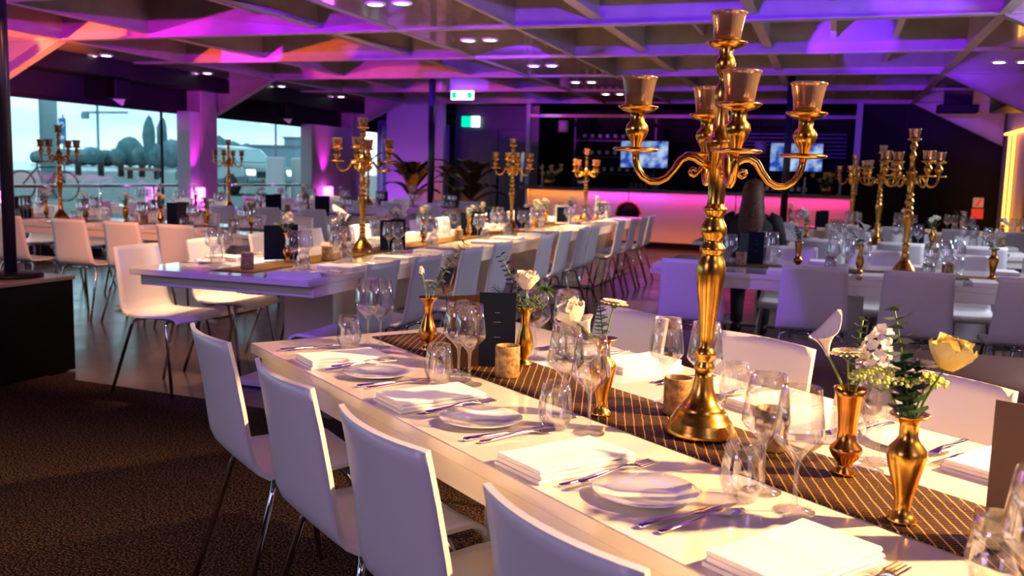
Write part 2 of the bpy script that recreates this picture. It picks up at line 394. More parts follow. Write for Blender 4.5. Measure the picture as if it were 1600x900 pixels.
for k, (x, w) in enumerate(((-8.3, .045), (-4.12, .02), (-2.90, .02), (1.18, .045))):
    b = MB().box((x - w, -3.1, ZC + .002), (x + w, 16.85, ZC + .018)).box((x - .008, -3.1, ZC + .018), (x + .008, 16.85, 3.09))
    struct('trim_%d' % (k + 11), b, M['steelbeam'])
# secondary ribs between the beams (their undersides sit higher than the beams')
for i in range(len(BY) - 1):
    y0, y1 = BY[i] + .01, BY[i + 1] - .01
    for x, w, z in ((-7.1, .055, 2.70), (-5.7, .03, 2.86), (-5.0, .055, 2.70), (-2.1, .055, 2.70), (-1.45, .02, 2.86), (-.75, .045, 2.71), (-.1, .03, 2.80), (.5, .03, 2.80)):
        b = MB().box((x - w, y0, z), (x + w, y1, z + .014)).box((x - .006, y0, z + .014), (x + .006, y1, 3.09))
        struct('rib', b, M['steelbeam'], ceil)
# left outer wall: columns, dark soffit above the glass, low sill
wl = struct('wall_left', MB().box((-9.75, -3.1, 2.13), (-9.58, 19.8, 3.08)), M['soffit'])
struct('sill', MB().box((-9.75, -3.1, 0), (-9.58, 19.8, .30), ), M['soffit'], wl)
COLY = (4.1, 8.25, 12.15, 16.9)
for y in COLY:
    struct('column', MB().box((-9.62, y - .20, 0), (-9.32, y + .20, 3.08), .01), M['steelbeam'], wl)
struct('bulkhead', MB().box((-9.58, -3.1, 2.44), (-9.12, 19.8, 2.66)), M['soffit'], wl)
nw = 1
for a, b_ in zip((-3.0,) + COLY, COLY):
    y0, y1 = a + .2, b_ - .2
    w = struct('window_%d' % nw, MB().box((-9.69, y0, .30), (-9.64, y0 + .05, 2.13)).box((-9.69, y1 - .05, .30), (-9.64, y1, 2.13)).box((-9.69, y0, 2.08), (-9.64, y1, 2.13)).box((-9.69, y0, .30), (-9.64, y1, .35)), M['soffit'])
    if y1 - y0 > 3:
        struct('mullion', MB().box((-9.68, y1 - .50, .35), (-9.65, y1 - .47, 2.08)), M['soffit'], w)
    struct('pane', MB().box((-9.670, y0 + .05, .35), (-9.664, y1 - .05, 2.08)), M['pane'], w)
    nw += 1
# plate with a shiny return beside the column, lit by the magenta uplight
struct('column_casing', MB().box((-9.60, 11.72, .3), (-9.34, 11.95, 2.12), .01), M['purpw'], wl)
struct('column_casing', MB().box((-9.60, 15.2, .3), (-9.34, 16.7, 2.13), .01), M['purpw'], wl)
for k, y in enumerate(COLY + (12.4,)[:0]):
    pass
# triangular brackets joining beam ends to the columns
for k, (xa, xb, y, zb) in enumerate(((-8.3, -9.5, 8.25, 2.08), (-8.3, -9.5, 12.4, 2.04), (-8.3, -9.5, 16.85, 2.08), (-8.3, -9.5, 4.3, 2.04), (1.18, 2.56, 12.4, 1.98), (1.18, 2.56, 16.80, 1.98), (1.18, 2.56, 8.25, 1.98))):
    b = MB().prism([(xa, y - .008, ZC), (xb, y - .008, zb), (xb, y - .008, ZC + .02)], (0, .016, 0))
    d = Vector((xb - xa, 0, zb - ZC)).normalized(); nrm = Vector((d.z, 0, -d.x)) * (.014 if xb < xa else -.014)
    b.prism([(xa, y - .06, ZC), (xb, y - .06, zb), (xb + nrm.x, y - .06, zb - abs(nrm.z)), (xa + nrm.x, y - .06, ZC - abs(nrm.z))], (0, .12, 0))
    struct('trim_%d' % (k + 15), b, M['steelbeam'])
# right wall with casing, back walls
wr = struct('wall_right', MB().box((2.6, -3.1, 0), (2.75, 19.8, 3.1)), M['purpw'])
struct('bulkhead', MB().box((2.1, 12.7, 2.38), (2.6, 15.2, 2.66)), M['soffit'], wr)
struct('wall_back', MB().box((-9.9, 19.8, 0), (2.75, 19.92, 3.1)), M['blackwall'])
struct('wall_front', MB().box((-9.9, -3.2, 0), (2.75, -3.1, 3.1)), M['blackwall'])
wbk = struct('wall_black', MB().box((.42, 16.95, 0), (2.6, 17.05, 3.08)), M['blackwall'])
for x in (1.1, 1.75): struct('panel_joint', MB().box((x, 16.935, 0), (x + .012, 16.95, 3.0)), M['black'], wbk)
struct('return', MB().box((.36, 16.9, 0), (.44, 19.8, 3.08)), M['blackwall'], wbk)
struct('post', MB().box((.30, 16.84, 1.1), (.40, 16.93, 2.66)), M['purpw'], wbk)
wd = struct('wall_door', MB().box((-7.6, 18.0, 0), (-5.75, 18.12, 3.08)), M['grey'])
struct('post', MB().box((-5.72, 17.1, 1.1), (-5.64, 17.2, 2.66)), M['purpw'], wd)
struct('wall_orange', MB().box((-8.9, 17.4, 0), (-7.6, 17.5, 3.0)), M['purpw'])
cw = struct('wall_curtain', MB().box((-9.6, 18.3, 0), (-8.9, 18.4, 2.4)), M['drape'])
def drp(u, v): return (-9.5 + 1.7 * u, 18.15 + .05 * math.sin(u * 60), .1 + 2.2 * v)
cv = MB().sheet(drp, 60, 3, .01)
tag(link('curtain', cv.mesh('curtain', M['drape'])), 'violet-lit grey curtain hanging in the far left corner beyond the windows', 'curtain')
for k, (x0, x1) in enumerate(((-7.25, -6.62), (-6.58, -5.92))):
    d = struct('door_%d' % (k + 1), MB().box((x0, 17.95, 0), (x1, 18.0, 2.2), .006), M['grey'])
    struct('door_leaf_panel', MB().box((x0 + .12, 17.94, .2), (x1 - .12, 17.95, 1.95), .003), M['grey'], d)
    hx = x1 - .13 if k else x0 + .5
    if k: struct('door_handle', MB().prism([(x1 - .17, 17.92, 1.15), (x1 - .12, 17.92, 1.15), (x1 - .09, 17.92, 1.75), (x1 - .17, 17.92, 1.75)], (0, .02, 0)), M['exitw'] if False else M['steel'], d)
# stepped mirrored ceiling over the bar
bc = struct('trim_30', MB().box((-5.6, 17.0, 2.40), (.36, 19.7, 2.46)), M['panel'])
for k in range(7): struct('louvre', MB().box((-2.3, 19.2 - .02, 1.78 + k * .075), (.2, 19.26, 1.80 + k * .075)), M['blind'], bc)

# ------------------------------------------------------------------ ceiling fittings
def downlight(x, y, label):
    t = tag(link('downlight', None, None, (x, y, 2.664)), label, 'light', 'twin downlights in the ceiling panels')
    for s in (-1, 1):
        b = MB().lathe([(.085, 0), (.085, -.008), (.062, -.010), (.060, 0)], 16, (s * .12, 0, 0))
        h = link('housing_ring', b.mesh('housing_ring', M['white']), t)
        link('lens', MB().lathe([(.0001, -.006), (.060, -.006), (.060, -.001)], 16, (s * .12, 0, 0)).mesh('lens', M['downl']), h)
for k, y in enumerate((6.95, 9.0, 11.2, 13.2, 15.1)):
    downlight(-3.55, y, 'twin downlight in the tan ceiling strip, %s from the front' % ORD[k + 1])
for k, y in enumerate((7.5, 9.56, 11.57, 13.52, 15.5, 17.8)):
    downlight(-9.02 if k < 9 else -8.9, y, 'twin downlight in the ceiling strip by the windows, %s from the front' % ORD[k + 1])
for k, y in enumerate((3.3, 7.6, 11.4, 15.9)):
    downlight(1.75, y, 'twin downlight in the right-hand ceiling strip, %s from the front' % ORD[k + 1])
def speaker(x, y, label):
    t = tag(link('wall_speaker', None, None, (x, y, 2.30)), label, 'speaker', 'small black speakers above the windows')
    link('cabinet', MB().box((-.11, -.14, -.13), (.08, .14, .14), .02).mesh('cabinet', M['black']), t)
    link('bracket', MB().tube([(0, 0, .14), (0, 0, .2)], .02).mesh('bracket', M['chrome']), t)
    link('lower_face', MB().prism([(-.02, -.10, -.14), (.10, -.02, -.14), (.03, .02, -.22)], (0, .03, .01)).mesh('lower_face', M['white']), t)
speaker(-9.3, 10.2, 'small black speaker above the left window'); speaker(-9.3, 14.3, 'small black speaker above the second window')
for (x, y, z0, r, lab) in ((-6.37, 14.08, 0, .055, 'dark steel pole by the potted plants'), (-.63, 13.4, 0, .05, 'dark violet-lit steel pole in front of the bar'), (-4.66, 4.18, .60, .036, 'black pole standing on the black box at the left edge')):
    t = tag(link('pole', None, None, (x, y, z0)), lab, 'pole')
    link('tube', MB().tube([(0, 0, .02), (0, 0, 3.08 - z0)], r, 16).mesh('tube', M['pole']), t)
    link('base_disc', MB().lathe([(.0001, 0), (r * 5, 0), (r * 5, .018), (r * 4.6, .024), (.0001, .03)], 28).mesh('base_disc', M['black']), t)
t = tag(link('exit_sign', None, None, (-5.96, 14.4, 2.585)), 'green and white emergency exit sign hanging in the middle', 'sign')
link('box', MB().box((-.20, -.03, -.075), (.20, .03, .075), .01).mesh('box', M['exitw']), t)
link('green_band', MB().box((-.18, -.034, -.05), (-.10, -.03, .05)).box((.10, -.034, -.05), (.18, -.03, .05)).mesh('green_band', M['exitg']), t)
link('running_figure', MB().lathe([(.0001, 0), (.010, .006), (.0001, .02)], 8, (.02, -.033, .022)).tube([(.0, -.033, .02), (-.01, -.033, -.01), (.015, -.033, -.04)], .006, 5).tube([(-.01, -.033, -.01), (-.03, -.033, -.04)], .006, 5).mesh('running_figure', M['exitg']), t)
for hx_ in (-.12, .12): link('hanger', MB().tube([(hx_, 0, .07), (hx_, 0, .09)], .004, 5).mesh('hanger', M['steel']), t)
t = tag(link('exit_sign', None, None, (-7.2, 17.93, 2.36)), 'small green exit sign above the grey doors', 'sign')
link('box', MB().box((-.22, -.03, -.11), (.0, .02, .11), .01).mesh('box', M['exitg']), t)
link('lit_face', MB().box((.0, -.03, -.11), (.18, .02, .11), .01).mesh('lit_face', M['exitw']), t)
tag(link('ventilation_box', MB().box((1.42, 15.3, 2.40), (1.98, 15.6, 2.52), .01).box((1.5, 15.42, 2.5), (1.9, 15.46, 2.67)).mesh('ventilation_box', M['black'])), 'flat black box hung under the ceiling at the right bracket', 'fixture')
t = tag(link('fire_sign', None, None, (2.30, 16.94, .86)), 'red fire point sign under a red and white sign on the black wall', 'sign')
link('plate', MB().box((-.09, -.012, -.09), (.09, 0, .08), .003).mesh('plate', M['red']), t)
link('upper_plate', MB().box((-.08, -.012, .10), (.08, 0, .26), .003).mesh('upper_plate', M['white']), t)
link('red_mark', MB().prism([(-.06, -.016, .12), (.0, -.016, .12), (.07, -.016, .25), (.02, -.016, .25)], (0, .004, 0)).mesh('red_mark', M['red']), t)
for k, dx in enumerate((0, .28)):
    b = MB().tube([(2.56, 16.17 - dx * 1.4, 2.12), (2.56, 16.12 - dx * 1.4, .35)], .020, 8)
    tag(link('light_tube', b.mesh('light_tube', M['ledo'])), '%s glowing orange light tube standing against the right wall' % ('left of two' if k == 0 else 'right of two'), 'light', 'orange tubes on the right wall')
tag(link('tube_cap', MB().box((2.50, 14.6, 2.12), (2.6, 16.35, 2.15)).mesh('tube_cap', M['ledo'])), 'horizontal glowing strip above the orange tubes on the right wall', 'light')
lamp('orange_wall_glow', 'SPOT', (2.0, 14.9, .25), 60, (1, .38, .05), (2.6, 15.6, .9), .05, 100, .8)
lamp('violet_wall_glow', 'SPOT', (1.2, 13.6, 1.0), 80, (.36, .06, 1), (2.6, 16.2, 2.3), .05, 60, .8)
# magenta floor uplights at the window columns
for (x, y, e, lab) in ((-9.22, 11.75, 60, 'glowing magenta uplight at the foot of the window column'), (-9.22, 15.6, 60, 'glowing magenta uplight beyond the second window'), (-9.20, 8.05, 40, 'glowing magenta uplight at the far left window')):
    t = tag(link('uplight', None, None, (x, y, .62)), lab, 'light', 'magenta uplights along the windows')
    link('housing', MB().box((-.10, -.13, -.62), (.06, .13, -.56), .01).tube([(0, 0, -.58), (0, 0, -.05)], .03, 8).box((-.08, -.12, -.06), (.05, .12, .02), .01).mesh('housing', M['black']), t)
    link('lens', MB().box((-.07, -.11, .02), (.045, .11, .34), .02).mesh('lens', M['magl']), t)
    lamp('magenta_uplight_beam', 'SPOT', (x + .08, y - .02, 1.0), e * 1.5, (1, .03, .85), (x - .22, y + .02, 2.2), .04, 46, .8)
b = MB()
for y0, y1 in ((4.3, 8.05), (8.45, 11.6), (12.35, 15.2)):
    b.tube([(-9.50, y0, .985), (-9.50, y1, .985)], .022, 8)
    for q in range(3): b.tube([(-9.50, y0 + (y1 - y0) * (q + .5) / 3, 0), (-9.50, y0 + (y1 - y0) * (q + .5) / 3, .98)], .015, 6)
tag(link('handrail', b.mesh('handrail', M['chrome'])), 'blue-lit metal handrail running along the windows', 'rail')

# ------------------------------------------------------------------ templates
def chair_tpl():
    prof = [(-.262, .832), (-.238, .74), (-.216, .64), (-.200, .56), (-.186, .505), (-.165, .468), (-.130, .449), (-.07, .441), (.02, .441), (.11, .447), (.165, .447), (.192, .436), (.203, .418)]
    wid = [.355, .362, .372, .382, .390, .396, .40, .40, .40, .398, .392, .388, .385]
    def f(u, v):
        k = u * (len(prof) - 1); i = min(int(k), len(prof) - 2); t = k - i
        y = prof[i][0] * (1 - t) + prof[i+1][0] * t; z = prof[i][1] * (1 - t) + prof[i+1][1] * t; w = wid[i] * (1 - t) + wid[i+1] * t
        s = (v - .5) * 2; q = max(0, 1 - u * 2.0)
        return (s * w / 2, y + .028 * s * s * q, z + (.006 * s * s if u > .5 else 0))
    shell = MB().sheet(f, 37, 11, .011)
    kids = [('seat_shell', shell.mesh('seat_shell', M['chair']), [])]
    for sx in (-1, 1):
        fl = MB().tube([(sx*.06, .10, .426), (sx*.15, .11, .426), (sx*.168, .115, .418), (sx*.176, .12, .40), (sx*.215, .185, .0)], .0095, 8)
        bl = MB().tube([(sx*.06, -.09, .426), (sx*.15, -.10, .426), (sx*.168, -.108, .418), (sx*.176, -.115, .40), (sx*.215, -.235, .0)], .0095, 8)
        kids += [('leg', fl.mesh('leg', M['chrome']), []), ('leg', bl.mesh('leg', M['chrome']), [])]
    fr = MB().tube([(-.07, -.10, .426), (.07, -.10, .426)], .0095, 8).tube([(-.07, .10, .426), (.07, .10, .426)], .0095, 8).tube([(-.08, -.10, .428), (-.08, .10, .428)], .008, 6).tube([(.08, -.10, .428), (.08, .10, .428)], .008, 6)
    kids.append(('under_frame', fr.mesh('under_frame', M['chrome']), []))
    return ('dining_chair', None, kids)
CH = chair_tpl()
wg = MB().lathe([(.0001, .0015), (.034, .0), (.0345, .002), (.014, .006), (.0055, .014), (.0040, .03), (.0038, .065), (.0055, .084), (.010, .092), (.022, .105), (.036, .118), (.0425, .128), (.042, .138), (.038, .172), (.0322, .214), (.0312, .214), (.0370, .172), (.0408, .138), (.0412, .129), (.0350, .1195), (.020, .107), (.0001, .097)], 28)
GW = T('wine_glass', wg, 'glass')
tb = MB().lathe([(.0001, .001), (.024, .0), (.028, .004), (.0375, .030), (.0385, .042), (.0345, .075), (.0300, .104), (.0290, .104), (.0335, .075), (.0372, .042), (.036, .031), (.026, .010), (.0001, .008)], 26)
GT = T('tumbler', tb, 'glass')
PL = T('side_plate', MB().lathe([(.0001, 0), (.049, 0), (.056, .004), (.092, .012), (.0935, .0135), (.092, .0145), (.060, .0065), (.052, .0045), (.0001, .0045)], 36), 'china')
def napkin():
    b = MB()
    for k, (w, l, ox, oy) in enumerate(((.146, .232, 0, 0), (.142, .228, .001, .002), (.138, .226, -.001, .003))):
        z0, z1 = k * .0078, k * .0078 + .0074
        pts = []
        n = 6
        sec = [(-w/2, z0), (w/2 - .003, z0), (w/2, (z0 + z1) / 2), (w/2 - .003, z1), (-w/2, z1 - .001)]
        rows = []
        for i in range(n + 1):
            y = -l/2 + l * i / n; dz = .0012 * math.sin(i * 1.9 + k)
            rows.append([(x + ox + .0015 * math.sin(i * 1.3 + k * 2), y + oy, z + (dz if z > z0 + .002 else 0)) for x, z in sec])
        vs = [p for r in rows for p in r]; m_ = len(sec); fs = []
        for i in range(n):
            for j in range(m_):
                q = (j + 1) % m_; fs.append((i*m_+j, i*m_+q, (i+1)*m_+q, (i+1)*m_+j))
        fs.append(tuple(range(m_))); fs.append(tuple(n*m_ + q for q in range(m_))[::-1])
        b.add(vs, [f[::-1] for f in fs], False)
    return b
NP = T('folded_napkin', napkin(), 'napkin')
def flat(pts, n=6):   # (y, z, halfwidth, thickness) swept along y with an elliptical section
    vs = []; fs = []; m_ = 8
    for y, z, w, h in pts:
        for k in range(m_):
            a = 2 * PI * k / m_; vs.append((w * math.cos(a), y, z + h * math.sin(a)))
    for i in range(len(pts) - 1):
        for k in range(m_):
            q = (k + 1) % m_; fs.append((i*m_+k, (i+1)*m_+k, (i+1)*m_+q, i*m_+q))
    fs.append(tuple(range(m_))); fs.append(tuple((len(pts)-1)*m_ + k for k in range(m_))[::-1])
    return MB().add(vs, fs, True)
hd = [(-.098, .004, .003, .002), (-.094, .0045, .0075, .0028), (-.07, .0045, .0065, .0028), (-.03, .006, .0035, .0026), (.015, .010, .0028, .0022)]
fk = flat(hd + [(.035, .009, .006, .0016), (.050, .006, .0115, .0012), (.060, .005, .0118, .0010)])
for q in range(4):
    x = -.0095 + q * .00633; fk.box((x - .0014, .058, .0035), (x + .0014, .102, .0055))
FK = T('fork', fk, 'steel')
kn = flat([(-.108, .004, .003, .002), (-.104, .0052, .0080, .0038), (-.06, .0052, .0070, .0036), (-.004, .0045, .0050, .0028), (.0, .004, .0062, .0012), (.03, .0035, .0095, .0007), (.07, .0035, .0100, .0006), (.10, .0030, .006, .0005), (.112, .003, .001, .0004)])
KN = T('table_knife', kn, 'steel')
sp = flat(hd + [(.040, .007, .006, .0016), (.055, .003, .015, .0012), (.072, .0022, .0185, .0012), (.088, .0025, .014, .0012), (.098, .004, .003, .001)])
SP = T('spoon', sp, 'steel')
VT = ('votive_holder', MB().lathe([(.0001, 0), (.033, 0), (.034, .002), (.034, .083), (.033, .085), (.029, .085), (.029, .05), (.0001, .05)], 28).mesh('votive_holder', M['cork']), [('candle', MB().lathe([(.0001, .050), (.027, .050), (.027, .066), (.0001, .068)], 16).mesh('candle', M['cand']), [])])
V1 = T('bud_vase', MB().lathe([(.0001, 0), (.020, 0), (.021, .004), (.016, .014), (.012, .020), (.020, .034), (.0285, .050), (.029, .060), (.022, .080), (.0145, .105), (.0125, .125), (.015, .145), (.022, .158), (.030, .165), (.029, .167), (.013, .150), (.010, .12), (.0001, .11)], 24), 'copper')
V2 = T('trumpet_vase', MB().lathe([(.0001, 0), (.022, 0), (.0225, .005), (.014, .014), (.013, .020), (.025, .034), (.0305, .046), (.029, .054), (.019, .063), (.0175, .085), (.020, .115), (.025, .150), (.0305, .166), (.029, .166), (.023, .145), (.017, .11), (.0001, .10)], 24), 'copper')
V3 = T('urn_vase', MB().lathe([(.0001, 0), (.024, 0), (.0245, .004), (.018, .012), (.012, .020), (.015, .040), (.022, .070), (.0295, .100), (.0315, .112), (.029, .122), (.019, .134), (.0150, .142), (.0145, .160), (.018, .172), (.0315, .177), (.031, .180), (.016, .176), (.012, .16), (.0001, .15)], 24), 'brass')
V4 = T('slim_vase', MB().lathe([(.0001, 0), (.023, 0), (.023, .004), (.015, .010), (.012, .020), (.022, .040), (.026, .060), (.022, .085), (.0135, .11), (.013, .14), (.019, .160), (.026, .167), (.025, .169), (.011, .15), (.0001, .14)], 24), 'brass')
def card(kind):
    if kind == 'tent':
        nv = MB().box((-.052, -.0015, 0), (.052, .0015, .212))
        a = MB().box((-.104, -.0015, 0), (0, .0015, .205), 0, Matrix.Translation((-.052, 0, 0)) @ Matrix.Rotation(math.radians(35), 4, 'Z'))
        ln = MB()
        for z, w in ((.155, .014), (.128, .020), (.085, .018)): ln.box((-w/2, -.0024, z), (w/2, -.0015, z + .0010))
        return ('menu_card', None, [('front_panel', nv.mesh('front_panel', M['navy']), [('print', ln.mesh('print', M['ink']), [])]), ('side_panel', a.mesh('side_panel', M['brownc']), [])])
    if kind == 'frame':
        fr = MB().box((-.08, -.006, 0), (-.065, .006, .21)).box((.065, -.006, 0), (.08, .006, .21)).box((-.065, -.006, 0), (.065, .006, .02)).box((-.065, -.006, .19), (.065, .006, .21))
        return ('table_sign', None, [('frame', fr.mesh('frame', M['white']), []), ('insert', MB().box((-.066, -.002, .02), (.066, .003, .19)).mesh('insert', M['navy']), [])])
MC = card('tent'); MC2 = ('menu_card', None, [MC[2][0], ('side_panel', MC[2][1][1].copy(), [])]); MC2[2][1][1].materials[0] = M['navy']; FRM = card('frame')

# candelabrum
def candelabrum():
    base = MB().lathe([(.0001, 0), (.074, 0), (.0765, .006), (.073, .012), (.0725, .015), (.070, .018), (.0695, .022), (.067, .025), (.0665, .029), (.064, .032), (.058, .042), (.053, .052), (.049, .055), (.0495, .058), (.042, .064), (.030, .080), (.023, .100), (.0195, .125), (.0185, .138), (.0001, .139)], 40)
    sh = [(.0001, .136), (.0185, .136), (.0215, .143), (.0215, .150), (.018, .156), (.0165, .164), (.0225, .172), (.0225, .180), (.017, .187), (.015, .192), (.0155, .215), (.020, .265), (.0265, .315), (.0305, .345), (.0305, .362), (.0275, .375), (.022, .386), (.0225, .392), (.0265, .398), (.0265, .404), (.020, .412), (.019, .420), (.0255, .430), (.027, .440), (.0255, .450), (.019, .462), (.0175, .470), (.0235, .480), (.0245, .486), (.019, .492), (.0175, .497), (.0185, .56), (.021, .564), (.0225, .60), (.027, .606), (.0315, .622), (.0315, .628), (.018, .632), (.016, .66), (.012, .69), (.017, .705), (.020, .718), (.016, .735), (.011, .745), (.011, .755), (.0185, .768), (.0215, .782), (.018, .793), (.0135, .800), (.0155, .812), (.0155, .818), (.0001, .82)]
    kids = [('base', base.mesh('base', M['brass']), []), ('shaft', MB().lathe(sh, 28, flute=.012).mesh('shaft', M['brass']), [])]
    cupm = MB().lathe([(.0001, .006), (.022, .006), (.0265, .010), (.0300, .040), (.0345, .064), (.0350, .067), (.0378, .0695), (.0378, .0725), (.0355, .0735), (.0335, .068), (.029, .040), (.0255, .013), (.0001, .011)], 28)
    pan = [(.0001, -.001), (.018, -.001), (.032, .003), (.0425, .011), (.0415, .0135), (.030, .008), (.0001, .007)]
    kids.append(('drip_pan', MB().lathe(pan, 28, (0, 0, .812)).mesh('drip_pan', M['brass']), []))
    cc = MB(); cc.add(cupm.v, cupm.f, True, Matrix.Translation((0, 0, .812))); kids.append(('candle_cup', cc.mesh('candle_cup', M['cup']), []))
    for k in range(4):
        R_ = Matrix.Rotation(math.radians(17 + 90 * k), 4, 'Z')
        pts = []; rs = []
        for r, z in ((.020, .572), (.034, .580), (.050, .590), (.064, .592), (.078, .584), (.092, .562), (.106, .545), (.122, .537), (.140, .537), (.156, .546), (.167, .562), (.172, .580), (.173, .598)):
            pts.append((r, 0, z)); rs.append(.0085 if r < .09 else .0075)
        a = MB().tube(pts, rs, 10, R_)
        curl = [(.050 + .016 * math.cos(t) * (1 - t / 9) + .006, 0, .568 + .013 * math.sin(t) * (1 - t / 9)) for t in [i * .55 for i in range(10)]]
        a.tube([(.030, 0, .580), (.036, 0, .566), (.044, 0, .556)] + [(.050 + .009 * math.cos(-PI/2 + t) * (1 - t / 8), 0, .561 + .009 * math.sin(-PI/2 + t) * (1 - t / 8)) for t in [i * .7 for i in range(8)]], .0048, 6, R_)
        c0 = (.173, 0, 0)
        a.lathe([(.0001, .595), (.044, .597), (.049, .601), (.045, .605), (.0001, .607)], 24, c0, R_)
        a.lathe([(.0095, .604), (.0115, .615), (.020, .629), (.0245, .640), (.0225, .651), (.0150, .659), (.0150, .675), (.0175, .679), (.0001, .680)], 20, c0, R_)
        dp = MB().lathe(pan, 28, (.173, 0, .677), R_)
        cu = MB(); cu.add(cupm.v, cupm.f, True, R_ @ Matrix.Translation((.173, 0, .677)))
        kids.append(('arm', a.mesh('arm', M['brass']), [('drip_pan', dp.mesh('drip_pan', M['brass']), []), ('candle_cup', cu.mesh('candle_cup', M['cup']), [])]))
    return ('candelabrum', None, kids)
CB = candelabrum()

# ------------------------------------------------------------------ flowers
def petal(b, L, Wd, base, dirv, up, curl=.4, ruff=0, seed=0):
    d = Vector(dirv).normalized(); u = Vector(up).normalized(); s = d.cross(u).normalized(); c = Vector(base)
    def f(a, v):
        w = (math.sin(PI * (.10 + .62 * a)) ** .8) * Wd * (v - .5) * (1 - .55 * max(0, a - .75) * 4 * .5)
        cup = (v - .5) ** 2 * Wd * .9
        return c + d * (L * a) + s * w + u * (curl * L * a * a + cup + ruff * math.sin(v * 17 + seed) * a * L)
    b.sheet(f, 5, 4)
def rose(mname, r=.026, ruff=0.0, rings=4):
    b = MB()
    for k in range(rings):
        n = 3 + k; q = k / (rings - 1); tilt = .10 + .62 * q
        for i in range(n):
            a = 2 * PI * i / n + k * .8
            out = Vector((math.cos(a), math.sin(a), 0)); d = out * math.sin(tilt) + Vector((0, 0, 1)) * math.cos(tilt)
            up = out * -math.cos(tilt) + Vector((0, 0, 1)) * math.sin(tilt)
            petal(b, r * (1.55 - .25 * q), r * (1.3 + .55 * q), out * (r * .12 * k) - Vector((0, 0, r * .25)), d, up, .38 - .30 * q, ruff * (.4 + q), i + k)
    return b
def gerbera(r=.030):
    b = MB()
    for lay in range(2):
        for i in range(18):
            a = 2 * PI * (i + lay * .5) / 18; out = Vector((math.cos(a), math.sin(a), 0))
            petal(b, r * (1 - .15 * lay), r * .24, out * .005 + Vector((0, 0, .002 * lay)), out + Vector((0, 0, .18 + .2 * lay)), Vector((0, 0, 1)), -.15)
    return b
def calla():
    def f(u, v):
        a = (u - .5) * 2 * PI * .94; h = v * .062; fl = v ** 2.2
        r = .0035 + .015 * v ** 1.3
        tip = math.exp(-(a / .75) ** 2) * fl
        return ((r + .018 * fl * (.4 + .6 * math.cos(a / 2) ** 2)) * math.cos(a) + .030 * tip, (r + .012 * fl) * math.sin(a), h - .016 * fl + .020 * tip + .012 * tip)
    return MB().sheet(f, 22, 9, .0009)
def leafdisc(b, c, d, u, r, asp=1.0):
    c = Vector(c); d = Vector(d).normalized(); u = Vector(u).normalized(); s = d.cross(u).normalized()
    vs = [c] + [c + d * (r * (1 - math.cos(t)) * asp) + s * (r * math.sin(t) * .85) + u * (r * .15 * math.sin(t * 2)) for t in [2 * PI * i / 8 for i in range(8)]]
    b.add(vs[1:], [tuple(range(8))], True)
def sprig(L=.12, lean=(0, 0), r=.009, n=9, needle=False, bend=.3):
    st = MB(); lv = MB(); pts = []
    for i in range(8):
        t = i / 7; pts.append(Vector((lean[0] * L * (t + bend * t * t), lean[1] * L * (t + bend * t * t), L * t * (1 - .15 * t))))
    st.tube(pts, [.0016 - .0010 * i / 7 for i in range(8)], 5)
    for i in range(n):
        t = .28 + .72 * i / (n - 1); k = min(int(t * 7), 6); p = pts[k].lerp(pts[k + 1], t * 7 - k); d0 = (pts[k+1] - pts[k]).normalized()
        for s in (0, 1):
            a = i * 1.57 + s * PI; o = (d0.orthogonal().normalized()); o = Matrix.Rotation(a, 3, d0) @ o
            rr = r * (1.1 - .5 * t)
            if needle: lv.tube([p, p + (o + d0 * .5).normalized() * r * 2.4], [.0011, .0004], 4)
            else: leafdisc(lv, p, o + d0 * .25, d0, rr)
    return st, lv
def stemcurve(h, lean):
    return [(lean[0] * t * t, lean[1] * t * t, h * t) for t in [i / 6 for i in range(7)]]
def lacebits(b, c, R_, n, r, seed):
    rnd = random.Random(seed)
    for i in range(n):
        a = rnd.uniform(0, 2 * PI); e = rnd.uniform(0, 1); rad = R_ * math.sqrt(e)
        p = Vector((c[0] + rad * math.cos(a), c[1] + rad * math.sin(a), c[2] + R_ * .35 * (1 - e) + rnd.uniform(-.004, .004)))
        b.lathe([(.0001, -r), (r * .9, -r * .4), (r * .9, r * .4), (.0001, r)], 5, p)
